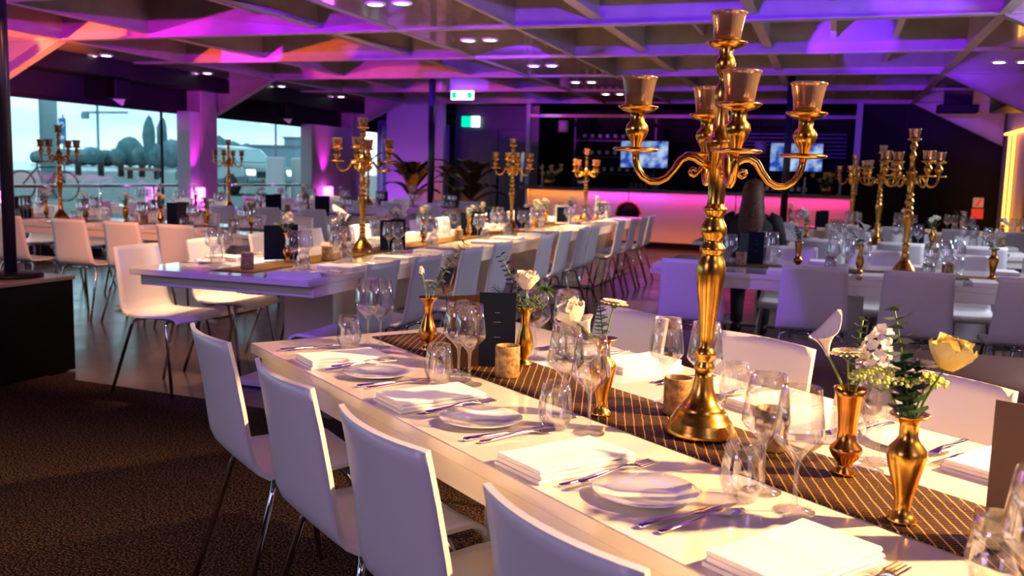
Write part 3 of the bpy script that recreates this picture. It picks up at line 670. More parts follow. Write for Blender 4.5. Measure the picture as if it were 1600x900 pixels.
# each flower is a thing: origin at the vase mouth inside the neck
def flower(kind, loc, h, off, label, scale=1.0, ang=0, colr=None, dip=.05, group=None):
    """stem starts below the vase rim, bloom at height h, offset off=(dx, dy) metres"""
    o = tag(link({'rose': 'rose', 'gerbera': 'gerbera', 'calla': 'calla_lily', 'stock': 'white_stock', 'euc': 'eucalyptus_sprig', 'lace': 'lace_flower', 'green': 'hellebore', 'fine': 'rosemary_sprig'}[kind], None, None, loc), label, 'flower' if kind not in ('euc', 'fine') else 'foliage', group)
    st = MB(); tip = Vector((off[0], off[1], h))
    pts = [Vector((off[0] * t ** 1.6, off[1] * t ** 1.6, -dip + (h + dip) * t)) for t in [i / 7 for i in range(8)]]
    if kind in ('euc', 'fine'):
        rr = .0135 * scale if kind == 'euc' else .007; lv = MB(); st.tube(pts, .0014, 5); n = 11 if kind == 'euc' else 16
        for i in range(n):
            t = .35 + .65 * i / (n - 1); k = min(int(t * 7), 6); p = pts[k].lerp(pts[k + 1], t * 7 - k); d0 = (pts[k+1] - pts[k]).normalized()
            for s in (0, 1):
                a = i * 1.57 + s * PI + .4; q = Matrix.Rotation(a, 3, d0) @ d0.orthogonal().normalized()
                if kind == 'fine': lv.tube([p, p + (q + d0 * .5).normalized() * .018], [.0012, .0004], 4)
                else: leafdisc(lv, p, q + d0 * .3, d0, rr * (1.15 - .45 * t))
        link('stem', st.mesh('stem', M['stem'] if colr != 'leafd' else M['leafd']), o); link('leaves', lv.mesh('leaves', M[colr or 'leaf']), o)
        return o
    st.tube(pts, .0024 if kind == 'calla' else .0020, 6); link('stem', st.mesh('stem', M['stem']), o)
    d = (pts[-1] - pts[-2]).normalized(); R_ = Matrix.Translation(tip) @ (d + Vector((0, 0, .9))).to_track_quat('Z', 'X').to_matrix().to_4x4() @ Matrix.Rotation(ang, 4, 'Z') @ Matrix.Scale(scale, 4)
    b = MB()
    if kind == 'rose': s = rose('', .027, .03 if colr == 'petaly' else .012); b.add(s.v, s.f, True, R_); link('bloom', b.mesh('bloom', M[colr or 'petalw']), o)
    elif kind == 'gerbera':
        s = gerbera(); b.add(s.v, s.f, True, R_); link('petals', b.mesh('petals', M[colr or 'petalw']), o)
        link('flower_disc', MB().lathe([(.0001, -.004), (.007, -.003), (.010, .003), (.006, .007), (.0001, .008)], 12, (0, 0, 0), R_).mesh('flower_disc', M['seed']), o)
        link('calyx', MB().lathe([(.0001, -.012), (.006, -.010), (.013, -.001), (.0001, .0)], 10, (0, 0, 0), R_).mesh('calyx', M['leafd']), o)
    elif kind == 'calla':
        s = calla(); b.add(s.v, s.f, True, R_); link('spathe', b.mesh('spathe', M['petalp']), o)
        link('spadix', MB().tube([(0, 0, .005), (0, 0, .04)], .0022, 6, R_).mesh('spadix', M['seed']), o)
    elif kind == 'stock':
        rnd = random.Random(5)
        for i in range(26):
            t = i / 26; a = i * 2.4; rr = .012 + .010 * math.sin(PI * min(1, t + .2)); c = Vector((rr * math.cos(a), rr * math.sin(a), -.030 + .062 * t)); o_ = Vector((math.cos(a), math.sin(a), .35))
            for q in range(5):
                e = Matrix.Rotation(q * 1.257, 3, o_.normalized()) @ o_.orthogonal().normalized()
                leafdisc(b, R_ @ c, R_.to_3x3() @ (e + o_ * .3), R_.to_3x3() @ o_, .0052 * scale)
        link('florets', b.mesh('florets', M[colr or 'petalp']), o)
    elif kind == 'lace':
        lacebits(b, (tip.x, tip.y, tip.z), .034 * scale, 170, .0032, int(h * 1000)); link('florets', b.mesh('florets', M['lace' if colr is None else colr]), o)
        u = MB()
        for i in range(9):
            a = i * .7; u.tube([tip - Vector((0, 0, .02)), tip + Vector((.022 * scale * math.cos(a), .022 * scale * math.sin(a), 0))], .0006, 4)
        link('rays', u.mesh('rays', M['stem']), o)
    elif kind == 'green':
        for i in range(14):
            a = i * 2.4; e = Vector((math.cos(a), math.sin(a), .9 - .11 * i)); petal(b, .030 * scale, .012, tip - Vector((0, 0, .01)), e, Vector((0, 0, 1)), -.2)
        link('leaves', b.mesh('leaves', M['leafd']), o)
    return o
# small mixed bunches for the other tables
def bunch(kind):
    rnd = random.Random(kind * 11 + 2); st = MB(); lf = MB(); bl = MB(); bl2 = MB()
    heads = []
    for i in range(4):
        a = rnd.uniform(0, 2 * PI); h = rnd.uniform(.05, .10); off = rnd.uniform(.012, .040)
        pts = [(off * math.cos(a) * t ** 1.5, off * math.sin(a) * t ** 1.5, -.05 + (h + .05) * t) for t in [q / 4 for q in range(5)]]
        st.tube(pts, .0018, 5); heads.append(Vector(pts[-1]))
    for i, p in enumerate(heads):
        R_ = Matrix.Translation(p) @ Matrix.Rotation(rnd.uniform(-.4, .4), 4, 'X') @ Matrix.Rotation(rnd.uniform(-.4, .4), 4, 'Y')
        if kind == 0: s = rose('', .022, .01, 3)
        elif kind == 1: s = calla() if i < 2 else rose('', .020, .01, 3)
        elif kind == 2: s = gerbera(.024)
        else: s = rose('', .018, .02, 3)
        q = MB(); q.add(s.v, s.f, True, R_); heads[i] = q
    for i in range(3):
        a = rnd.uniform(0, 2 * PI); s, l = sprig(rnd.uniform(.08, .13), (.5 * math.cos(a), .5 * math.sin(a)), .010, 7)
        mt = Matrix.Translation((0, 0, -.01)); st.add(s.v, s.f, True, mt); lf.add(l.v, l.f, True, mt)
    if kind in (1, 3): lacebits(lf, (0, 0, .03), .028, 60, .003, kind)
    return ('flower_bunch', None, [('stems', st.mesh('stems', M['stem']), []), *[('bloom', q.mesh('bloom', M[('petalw', 'petalp', 'petall', 'petalp')[kind]]), []) for q in heads], ('foliage', lf.mesh('foliage', M['leaf']), [])])
BN = [bunch(k) for k in range(4)]
BNAME = ['cream rose bunch', 'white calla and rose bunch', 'lilac daisy bunch', 'white posy with green lace']

# ------------------------------------------------------------------ tables
class TF:   # local a runs along the table, b across it
    def __init__(s, o, av, bv): s.o = Vector((o[0], o[1], 0)); s.a = Vector((*av, 0)); s.b = Vector((*bv, 0)); s.rz = math.atan2(-s.a.x, s.a.y)
    def p(s, a, b, z=0): q = s.o + s.a * a + s.b * b; return (q.x, q.y, z)
TZ = .75
def table(tf, a0, a1, wd, peds, label, pw=.34):
    """top slab, set-back apron, panel pedestals with floor plates; local origin at edge b=0"""
    t = tag(link('banquet_table', None, None, tf.p(0, 0)), label, 'table', 'white banquet tables')
    sg = tf.a.x * tf.b.y - tf.a.y * tf.b.x
    Mx = Matrix(((tf.a.x, tf.b.x, 0, 0), (tf.a.y, tf.b.y, 0, 0), (0, 0, 1, 0), (0, 0, 0, 1)))
    def bx(p, q, bev=.002):
        m = MB().box(p, q, bev, Mx)
        if sg < 0: m.f = [f[::-1] for f in m.f]
        return m
    link('tabletop', bx((a0, 0, TZ - .032), (a1, wd, TZ)).mesh('tabletop', M['lacquer']), t)
    link('apron', bx((a0 + .07, .012, TZ - .094), (a1 - .07, wd - .012, TZ - .032)).mesh('apron', M['lacquer']), t)
    for (p0, p1) in peds:
        link('pedestal', bx((p0, wd/2 - pw/2, .04), (p1, wd/2 + pw/2, TZ - .094)).mesh('pedestal', M['lacquer']), t)
        link('floor_plate', bx((p0 - .25, wd/2 - .36, .009), (p1 + .25, wd/2 + .36, .04)).mesh('floor_plate', M['lacquer']), t)
    return t
def runner(tf, a0, a1, wd, w, label):
    def f(u, v):
        a = a0 + (a1 - a0) * u; b = wd/2 + w * (v - .5); q = Vector((0, 0, 0)) + tf.a * a + tf.b * b
        return (q.x, q.y, TZ + .0028 + .0006 * math.sin(a * 9 + b * 20))
    # local frame aligned with the table so that the woven grid follows it
    o = link('table_runner', None)
    bpy.data.objects.remove(o)
    rz = tf.rz; Mi = Matrix.Rotation(-rz, 4, 'Z')
    mb = MB().sheet(lambda u, v: Mi @ Vector(f(u, v)), 60, 6, .0022)
    if tf.a.x * tf.b.y - tf.a.y * tf.b.x < 0: mb.f = [g[::-1] for g in mb.f]
    # keep the cloth above the top whichever side the thickness went
    zmin = min(v[2] for v in mb.v); mb.v = [(x, y, z - zmin + TZ + .0002) for x, y, z in mb.v]
    o = link('table_runner', mb.mesh('table_runner', M['runner']), None, (tf.o.x, tf.o.y, 0), rz)
    return tag(o, label, 'table runner')
def seat_rot(d): return math.atan2(-d.x, d.y)
RZ = TZ + .0045

def setting(tf, a, side, wd, name, no, detail=2, full=False, glass=True, gl=None, bare=False):
    """one place: a = plate position along the table; side 0 = at b=0 edge, 1 = far edge"""
    f = tf.b if side == 0 else -tf.b; r = Vector((f.y, -f.x, 0)); rz = seat_rot(f)
    e = tf.o + tf.a * a + tf.b * (0 if side == 0 else wd)
    def P(rr, ff, z): q = e + r * rr + f * ff; return (q.x, q.y, z)
    j = random.Random(no * 31 + side * 7 + len(name)); jit = lambda s=.006: j.uniform(-s, s)
    where = '%s place, %s' % (ORD[no], name)
    G = name
    if not bare: place(NP, P(-.20 + jit(), .135 + jit(), TZ + .0003), rz + jit(.05), 'folded white cloth napkin, ' + where, 'napkin', 'napkins ' + G)
    if detail >= 1 and not bare:
        place(PL, P(jit(), .145 + jit(), TZ + .0003), 0, 'small white side plate, ' + where, 'plate', 'side plates ' + G)
    if detail >= 2:
        if not bare: place(FK, P(-.112, .14 + jit(), TZ + .0003), rz + .06 + jit(.04), 'steel fork beside the plate, outer one, ' + where, 'fork', 'forks ' + G)
        if not bare: place(FK, P(-.086, .15 + jit(), TZ + .013), rz + .10 + jit(.04), 'steel fork lying on the plate rim, ' + where, 'fork', 'forks ' + G, tilt=(0, .12))
        place(KN, P(.112, .145 + jit(), TZ + .0003), rz + jit(.04), 'steel table knife, ' + where, 'knife', 'knives ' + G)
        place(SP, P(.140, .150 + jit(), TZ + .0003), rz + jit(.04), 'steel spoon beside the knife, ' + where, 'spoon', 'spoons ' + G)
    if glass:
        gl = gl or ((.10, .335), (.175, .305), (.085, .262))
        place(GW, P(gl[0][0] + (jit() if not full else 0), gl[0][1], TZ + .0003), 0, 'clear stemmed wine glass, inner of two, ' + where, 'wine glass', 'wine glasses ' + G)
        place(GW, P(gl[1][0] + (jit() if not full else 0), gl[1][1], TZ + .0003), 0, 'clear stemmed wine glass, outer of two, ' + where, 'wine glass', 'wine glasses ' + G)
        place(GT, P(gl[2][0], gl[2][1], TZ + .0003), 0, 'clear water tumbler, ' + where, 'tumbler', 'tumblers ' + G)
def chair(tf, a, side, wd, label, group, off=.0, turn=0):
    f = tf.b if side == 0 else -tf.b
    e = tf.o + tf.a * a + tf.b * (0 if side == 0 else wd) - f * (-.052 + off)
    # chair back stands about .21 m outside the table edge
    return place(CH, (e.x, e.y, .009 if e.y < 4.1 and not (e.x < -3) else .009 if e.y < 4.0 else .0005), seat_rot(f) + turn, label, 'chair', group)

mv = Vector((-.8033, .5956)); nv_ = Vector((.5956, .8033))
F1 = TF((nv_.x * .917, nv_.y * .917), mv, nv_); WD1 = 1.005
NM = 'front table'
table(F1, -.95, 2.79, WD1, ((1.35, 1.93), (-.55, .05)), 'long white lacquered table in the foreground with brass candelabrum')
runner(F1, -.93, 2.715, WD1 - .0, .24, 'black and gold stitched runner along the foreground table')
# left side places: plate positions and glass offsets (towards the near end, in from the edge)
for k, (a, gl) in enumerate(((.60, ((.10, .33), (.17, .31), (.09, .27))), (1.13, ((.09, .345), (.185, .315), (.10, .28))), (1.67, ((.05, .345), (.19, .305), (.125, .262))), (2.20, ((.155, .315), (.215, .312), (.16, .252))), (2.735, ((.15, .305), (.19, .330), (.165, .235))))):
    setting(F1, a, 0, WD1, 'left side of the front table', k + 1, 2, True, True, gl, k == 4)
for k, a in enumerate((.925, 1.455, 1.955, 2.525)):
    chair(F1, a, 0, WD1, 'white moulded chair on the near side of the front table, %s from the right' % ORD[k + 1], 'white chairs at the front table', .025)
for k, (a, gl) in enumerate(((1.08, ((-.04, .32), (-.06, .385), (.08, .25))), (1.63, ((-.13, .335), (-.04, .375), (-.12, .215))), (2.16, ((-.05, .28), (.02, .34), (-.05, .265))))):
    setting(F1, a, 1, WD1, 'far side of the front table', k + 1, 2, True, True, gl)
for k, a in enumerate((1.20, 1.75, 2.33)):
    chair(F1, a, 1, WD1, 'white moulded chair on the far side of the front table, %s from the right' % ORD[k + 1], 'white chairs at the front table', -.004)
place(CB, F1.p(1.35, .508, RZ), math.radians(0), 'tall antique brass candelabrum with amber cups, on the front table', 'candelabrum', 'brass candelabra', tilt=(0, math.radians(.8)))
cx, cy = .0, .0
def at1(m, n, z=RZ): return (mv.x * m + nv_.x * n, mv.y * m + nv_.y * n, z)
vz = [(2.42, 1.345, V1, 'copper-coloured bud vase at the far end of the front table runner'),
      (2.115, 1.495, V4, 'dark brass vase behind the first votive on the front table'),
      (1.575, 1.335, V3, 'brass vase behind the wine glass left of the candelabrum'),
      (1.02, 1.47, V2, 'coppery trumpet vase right of the candelabrum holding a calla lily'),
      (.82, 1.345, V3, 'brass urn vase nearest the camera holding a yellow rose')]
for m_, n_, v, lab in vz: place(v, at1(m_, n_), 0, lab, 'vase', 'vases on the front table')
for m_, n_, lab in ((2.01, 1.365, 'mottled gold votive holder beside the menu card on the front table'), (1.50, 1.505, 'mottled gold votive holder left of the candelabrum base'), (1.20, 1.475, 'mottled gold votive holder right of the candelabrum base')):
    place(VT, at1(m_, n_), 0, lab, 'votive', 'votive holders on the front table')
place(MC, at1(2.125, 1.405), seat_rot(Vector((-.25, .95, 0))), 'dark navy and brown folded menu card standing on the front table', 'menu')
tp = link('menu_card', MB().box((0, -.0015, 0), (.12, .0015, .218)).mesh('menu_card', M['taupe']), None, (.262, 1.56, RZ), math.radians(-22))
tag(tp, 'taupe menu card standing at the right edge of the front table', 'menu')
place(GW, (.265, 1.215, TZ + .0003), 0, 'blurred wine glass at the right edge of the picture', 'wine glass', 'wine glasses left side of the front table')
place(GT, (.245, 1.36, TZ + .0003), 0, 'blurred tumbler at the lower right corner of the picture', 'tumbler', 'tumblers left side of the front table')
# flowers in the five vases (offsets in metres along the room's width)
def fl(vi, kind, h, dx, dd, label, **kw):
    m_, n_, v, _ = vz[vi]; top = {0: .160, 1: .162, 2: .174, 3: .160, 4: .174}[vi]
    p = at1(m_, n_, RZ + top); d = RV.copy(); d.z = 0; d.normalize(); q = Vector((FV.x, FV.y, 0)).normalized()
    o = d * dx + q * dd
    return flower(kind, p, h, (o.x, o.y), label, **kw)
fl(0, 'gerbera', .052, .004, .008, 'small cream daisy drooping in the copper vase', scale=.55, ang=.3)
fl(0, 'stock', .088, -.022, 0, 'thin white bud stem in the copper vase', scale=.35)
fl(0, 'euc', .170, .105, .02, 'long dark eucalyptus sprig leaning right from the copper vase', colr='leaf')
fl(1, 'rose', .066, .0, -.005, 'cream rose in the dark brass vase', scale=1.25)
fl(1, 'green', .066, .055, .01, 'green hellebore head in the dark brass vase')
fl(1, 'euc', .150, -.075, .0, 'dark eucalyptus sprig leaning left behind the cream rose', scale=1.1)
fl(1, 'fine', .060, -.095, .0, 'thin needle-leaved sprig reaching left from the dark brass vase')
fl(1, 'lace', .012, .012, -.012, 'grey-green lace collar around the dark brass vase rim', scale=1.35, colr='leaf')
fl(2, 'rose', .045, -.070, -.005, 'pale yellow rose leaning left from the brass vase', scale=1.3)
fl(2, 'calla', .018, -.035, -.01, 'white calla lily in the brass vase left of the candelabrum', scale=.8, ang=2.6)
fl(2, 'gerbera', .085, .020, 0, 'cream gerbera standing in the brass vase left of the candelabrum', scale=.95)
fl(2, 'euc', .080, -.012, .01, 'bright green leafy sprig beside the cream gerbera', colr='leafd', scale=1.0)
fl(3, 'calla', .068, -.050, -.01, 'white calla lily in the coppery trumpet vase', scale=.9, ang=.4)
fl(3, 'gerbera', .070, -.010, .0, 'cream gerbera in the trumpet vase', scale=.95, ang=.5)
fl(3, 'stock', .085, .045, .0, 'cluster of white florets in the trumpet vase', scale=1.15, ang=1)
fl(3, 'euc', .130, .026, .03, 'eucalyptus tip above the white florets', scale=.8)
fl(4, 'rose', .088, .050, -.005, 'large ruffled yellow rose in the urn vase', scale=1.25, colr='petaly')
fl(4, 'gerbera', .086, .006, .0, 'white bloom left of the yellow rose', scale=.85, ang=1)
fl(4, 'euc', .170, -.030, .02, 'eucalyptus stem rising left of the yellow rose', scale=1.5)
fl(4, 'lace', .060, -.050, .0, 'yellow-green lace flower spreading left of the urn vase', scale=1.5)
fl(4, 'lace', .050, .035, .03, 'yellow-green lace flower behind the yellow rose', scale=1.0)
fl(4, 'euc', .095, -.022, -.012, 'short dark leafy sprig in front of the lace flower', scale=1.3, colr='leafd')

def centrepiece(tf, wd, name, cands, vases, votives, menus, frames=(), turn=.0):
    for k, a in enumerate(cands):
        place(CB, tf.p(a, wd/2, RZ), .3 * k + turn, 'brass candelabrum with amber cups on the %s%s' % (name, '' if len(cands) == 1 else ', %s from the near end' % ORD[k + 1]), 'candelabrum', 'brass candelabra')
    for k, (a, b, v, bn) in enumerate(vases):
        V = (V1, V2, V3, V4)[v]
        place(V, tf.p(a, wd/2 + b, RZ), 0, 'small brass vase on the %s, %s from the near end' % (name, ORD[k + 1]), 'vase', 'vases on the ' + name)
        place(BN[bn], tf.p(a, wd/2 + b, RZ + .162), a * 3, '%s in the %s vase on the %s' % (BNAME[bn], ORD[k + 1], name), 'flowers', 'flowers on the ' + name)
    for k, (a, b) in enumerate(votives):
        place(VT, tf.p(a, wd/2 + b, RZ), 0, 'mottled gold votive holder on the %s, %s from the near end' % (name, ORD[k + 1]), 'votive', 'votives on the ' + name)
    for k, (a, b) in enumerate(menus):
        place(MC2, tf.p(a, wd/2 + b, RZ), .42 + .25 * (k % 2), 'dark navy menu card on the %s, %s from the near end' % (name, ORD[k + 1]), 'menu', 'menus on the ' + name)
    for k, (a, b) in enumerate(frames):
        place(FRM, tf.p(a, wd/2 + b, RZ if abs(b) < .1 else TZ + .0003), .3, 'white framed sign on the %s, %s from the near end' % (name, ORD[k + 1]), 'sign', 'framed signs on the ' + name)

# centre table (three units end to end), runs away from the camera
F2 = TF((-3.49, 0), (0, 1), (1, 0)); WD2 = 1.09; N2 = 'centre table'
for k, (y0, y1) in enumerate(((3.87, 6.63), (6.635, 9.63), (9.635, 12.6))):
    table(F2, y0, y1, WD2, ((y0 + .88, y0 + 1.5), (y1 - .9, y1 - .5)), 'white lacquered unit of the centre table, %s from the camera' % ORD[k + 1])
runner(F2, 3.99, 12.5, WD2, .26, 'black and gold runner along the centre table')
right2 = (4.10, 4.64, 5.31, 5.88, 6.91, 7.44, 8.04, 8.46, 9.61, 10.28, 10.90, 11.35)
left2 = (4.26, 4.90, 5.55, 6.15, 6.95, 7.5, 8.1, 8.7, 9.7, 10.3, 10.9, 11.5)
for k, y in enumerate(right2):
    setting(F2, y - .02 if k else 4.16, 1, WD2, 'right side of the centre table', k + 1, 2 if k < 4 else 0)
    chair(F2, y, 1, WD2, 'white chair on the right side of the centre table, %s from the camera' % ORD[k + 1], 'white chairs at the centre table', .12)
for k, y in enumerate(left2):
    setting(F2, y + .08, 0, WD2, 'left side of the centre table', k + 1, 2 if k < 2 else 0)
    chair(F2, y, 0, WD2, 'white chair on the left side of the centre table, %s from the camera' % ORD[k + 1], 'white chairs at the centre table', .12 if k == 0 else .14)
centrepiece(F2, WD2, N2, (5.42, 8.43, 11.25), [(4.62, -.06, 0, 0), (5.05, .07, 1, 1), (5.9, .04, 2, 1), (6.5, -.05, 0, 0), (7.2, .05, 3, 3), (7.8, -.05, 1, 0), (9.1, .05, 0, 0), (9.7, -.04, 2, 0), (10.4, .04, 3, 1), (11.9, 0, 0, 0)],
            [(4.17, -.02), (4.80, .10), (6.05, -.08), (6.9, .08), (8.1, .09), (9.4, -.08)], [(4.70, -.10), (5.75, .10), (7.45, .02), (8.85, 0)], [(9.95, .08), (12.1, .0)])

# tables on the right, parallel to the picture
RT = [(5.56, 'right table', 1), (8.2, 'second right table', 2), (11.1, 'third right table', 3)]
for q, (y0, nm, lv) in enumerate(RT):
    tf = TF((-1.03 + .18 * (q == 2) + (0 if q == 0 else -.12), y0), (1, 0), (0, 1)); wd = 1.09; L = 3.1
    table(tf, 0, L, wd, ((.55, .85), (L - .9, L - .6)) if q else ((.95, 1.25), (2.25, 2.55)), 'white lacquered table, %s' % ('nearest on the right side of the room' if q == 0 else nm + ' from the camera, before the bar'), .6)
    runner(tf, .1, L - .1, wd, .26, 'black and gold runner along the ' + nm)
    near = (.28, .965, 1.505, 2.07, 2.62) if q == 0 else (.45, 1.1, 1.7, 2.3, 2.8)
    for k, a in enumerate(near):
        chair(tf, a, 0, wd, 'white chair on the near side of the %s, %s from the left' % (nm, ORD[k + 1]), 'white chairs at the ' + nm, 0.008)
        setting(tf, a, 0, wd, 'near side of the ' + nm, k + 1, 2 if q == 0 else 0)
    for k, a in enumerate((.78, 1.35, 1.9, 2.45)):
        if q < 2: chair(tf, a, 1, wd, 'white chair on the far side of the %s, %s from the left' % (nm, ORD[k + 1]), 'white chairs at the ' + nm, .10)
        setting(tf, a, 1, wd, 'far side of the ' + nm, k + 1, 0)
    centrepiece(tf, wd, nm, ((1.48,),  (1.55,), (1.2,))[q][:1], [[(.33, -.05, 3, 3), (.85, .02, 1, 2), (1.22, -.06, 3, 1), (1.97, 0, 2, 0), (2.22, .02, 1, 3), (2.75, 0, 0, 0)], [(.35, 0, 0, 0), (.95, 0, 1, 1), (2.0, 0, 2, 0), (2.55, 0, 3, 0)], [(.5, 0, 1, 0), (1.8, 0, 0, 0), (2.4, 0, 1, 2)]][q],
                [[(.50, -.06), (1.05, .0), (1.72, -.05), (2.35, -.08)], [(.7, 0), (1.8, 0)], [(1.5, 0)]][q], [[(.58, .08), (2.48, .0)], [(1.9, .1)], [(.9, 0)]][q], [[], [(-.0 + .12, .0)], []][q], turn=(.15, .6, 1)[q])

# tables on the left, by the windows
LT = [(6.28, -8.9, 'first window table'), (9.45, -9.1, 'second window table'), (12.7, -9.1, 'third window table')]
for q, (y0, x0, nm) in enumerate(LT):
    tf = TF((x0, y0), (1, 0), (0, 1)); wd = 1.09; L = (4.45, 3.9, 3.6)[q]
    table(tf, 0, L, wd, ((.6, 1.2), (L - 1.3, L - .7)), 'white lacquered table, %s from the camera' % nm, .5)
    runner(tf, .1, L - .1, wd, .26, 'black and gold runner along the ' + nm)
    n = 7 if q == 0 else 6
    for k in range(n):
        a = .35 + k * .62
        if q == 0: a = (.30, .95, 1.62, 2.30, 2.98, 3.52, 4.05)[k]
        chair(tf, a, 0, wd, 'white chair on the near side of the %s, %s from the left' % (nm, ORD[k + 1]), 'white chairs at the ' + nm, .22 if q == 0 else .08)
        chair(tf, a, 1, wd, 'white chair on the far side of the %s, %s from the left' % (nm, ORD[k + 1]), 'white chairs at the ' + nm, .08)
        setting(tf, a, 0, wd, 'near side of the ' + nm, k + 1, 1 if q == 0 else 0)
        setting(tf, a, 1, wd, 'far side of the ' + nm, k + 1, 0)
    centrepiece(tf, wd, nm, ((1.95,), (1.72,), (2.0,))[q], [[(1.3, -.05, 2, 0), (2.25, 0, 0, 3), (1.72, .05, 3, 1), (2.72, .0, 2, 3), (3.10, .02, 0, 0), (3.65, -.04, 2, 2), (4.05, .06, 3, 2)], [(.6, 0, 0, 3), (1.2, 0, 1, 1), (2.2, 0, 2, 0), (2.9, 0, 3, 3), (3.4, 0, 0, 0)], [(.8, 0, 0, 0), (1.5, 0, 1, 2), (2.8, 0, 2, 1)]][q],
                [[(1.5, .06), (3.0, -.08), (3.9, 0)], [(1.4, 0), (2.6, 0)], [(1.2, 0)]][q], [[(1.62, -.1), (3.35, .02)], [(2.45, 0), (3.1, .08)], [(2.3, 0)]][q])

# ------------------------------------------------------------------ black leather bench and black box
t = tag(link('bench', None, None, (-.92, 4.12, 0)), 'low black leather bench with rounded front edge between front and right tables', 'bench')
sec = [(0.0, .06), (0, .38), (.015, .44), (.05, .475), (.11, .492), (.30, .497), (.72, .497), (.76, .485), (.78, .45), (.78, .06)]
b = MB(); vs = [(x, y, z) for x in (0, 3.4) for y, z in sec]; n = len(sec)
b.add(vs, [(i, n + i, n + i + 1, i + 1) for i in range(n - 1)] + [tuple(range(n)), tuple(range(2*n - 1, n - 1, -1))], False); b.sm = [True] * (n - 1) + [False] * 2
link('upholstered_seat', b.mesh('upholstered_seat', M['leather']), t)
link('plinth', MB().box((.06, .06, .0), (3.34, .72, .06)).mesh('plinth', M['black']), t)
t = tag(link('platform_box', None, None, (-5.5, 3.2, 0)), 'black box standing at the left edge and carrying the black pole', 'box')
link('carcass', MB().box((0, 0, .0085), (1.08, 1.22, .575), .004).mesh('carcass', M['black']), t)
link('lid', MB().box((-.01, -.01, .575), (1.09, 1.23, .60), .004).mesh('lid', M['trim']), t)

# ------------------------------------------------------------------ bar
t = tag(link('bar_counter', None, None, (-5.62, 16.9, 0)), 'long white bar counter glowing orange and pink under its dark top', 'bar')
link('top', MB().box((-.10, -.12, 1.03), (5.90, .50, 1.08), .004).mesh('top', M['trim']), t)
for k in range(3):
    link('front_panel', MB().box((.02 + k * 1.98, .16, .10), (1.98 + k * 1.98, .20, 1.03), .003).mesh('front_panel', M['white']), t)
link('toe_kick', MB().box((.05, .22, 0), (5.9, .45, .10)).mesh('toe_kick', M['black']), t)
ring = MB(); ring.tube([(2.0 + .235 * math.cos(a), .145, .60 + .235 * math.sin(a)) for a in [2 * PI * i / 28 for i in range(29)]], .022, 6)
link('port_ring', ring.mesh('port_ring', M['copper']), t)
link('port_hole', MB().lathe([(.0001, 0), (.225, 0), (.225, .01), (.0001, .01)], 28, mtx=Matrix.Translation((2.0, .15, .60)) @ Matrix.Rotation(PI/2, 4, 'X')).mesh('port_hole', M['black']), t)
link('end_cheek', MB().box((-.02, .02, 0), (.02, .45, 1.03), .003).mesh('end_cheek', M['white']), t)
for (x0, x1, c, e) in ((-5.6, -4.4, (1, .27, .02), 2.6), (-4.4, -2.9, (.85, .06, .75), 4.6), (-2.9, -1.3, (1, .03, .42), 4.8), (-1.3, .33, (1, .03, .25), 4.8)):
    lamp('bar_led_strip', 'AREA', ((x0 + x1) / 2, 16.96, 1.015), e, c, ((x0 + x1) / 2, 17.05, .2), x1 - x0, sy=.04)
for (x0, x1) in ((-5.5, -3.6), (-3.4, -1.6), (-1.5, .3)):
    lamp('bar_foot_strip', 'AREA', ((x0 + x1) / 2, 16.80, .05), 2.5, (1, .20, .01), ((x0 + x1) / 2, 17.05, .5), x1 - x0, sy=.04)
lamp('bar_back_glow', 'AREA', (-1.5, 18.2, 2.3), 10, (.22, .06, 1), (-1.5, 19.8, 1.4), 2.5)
t = tag(link('back_bar', None, None, (-5.5, 19.0, 0)), 'dark back-bar shelving behind the counter with bottles', 'shelf')
link('cabinet', MB().box((0, .1, 0), (5.8, .55, .95), .005).mesh('cabinet', M['blackwall']), t)
for z in (1.35, 1.7, 2.05): link('shelf_board', MB().box((.2, .3, z), (1.9, .55, z + .025)).mesh('shelf_board', M['grey']), t)
for x in (.15, 1.9): link('upright', MB().box((x, .28, .95), (x + .04, .56, 2.35)).mesh('upright', M['grey']), t)
bot = ('bottle', MB().lathe([(.0001, 0), (.036, 0), (.037, .15), (.033, .19), (.014, .23), (.014, .29), (.0001, .29)], 12).mesh('bottle', M['bott']), [('label', MB().lathe([(.0375, .05), (.0375, .12)], 12).mesh('label', M['white']), [])])
for z, ys in ((1.375, 9), (1.725, 9), (2.075, 7)):
    for k in range(ys):
        place(bot, (-5.2 + k * .17 + (z > 1.5) * .05, 19.42, z), 0, 'dark bottle on the %s shelf behind the bar, %s from the left' % ({1: 'lower', 2: 'upper'}[int(z + .3)] if z < 1.7 or z > 2 else 'middle', ORD[k + 1]), 'bottle', 'bottles on the back-bar shelves')
for k, (x, lab) in enumerate(((-3.75, 'left'), (-.72, 'right'))):
    t = tag(link('television', None, None, (x, 19.0, 1.78)), '%s of two blue-lit televisions behind the bar' % lab, 'television', 'televisions behind the bar')
    link('casing', MB().box((-.52, .0, -.30), (.52, .05, .30), .01).mesh('casing', M['black']), t)
    link('screen', MB().box((-.49, -.006, -.27), (.49, 0, .27)).mesh('screen', M['screen']), t)
    link('wall_bracket', MB().box((-.1, .05, -.1), (.1, .74, .1)).mesh('wall_bracket', M['black']), t)
gl2 = ('bar_glass', MB().lathe([(.0001, 0), (.030, 0), (.035, .12), (.034, .12), (.029, .004), (.0001, .004)], 12).mesh('bar_glass', M['glass']), [])
for k in range(12): place(gl2, (-3.62 + (k % 6) * .10, 17.15 + (k // 6) * .09, 1.0805), 0, 'clear glass on the bar counter, %s in the %s row' % (ORD[k % 6 + 1], ('front', 'back')[k // 6]), 'glass', 'glasses lined up on the bar')
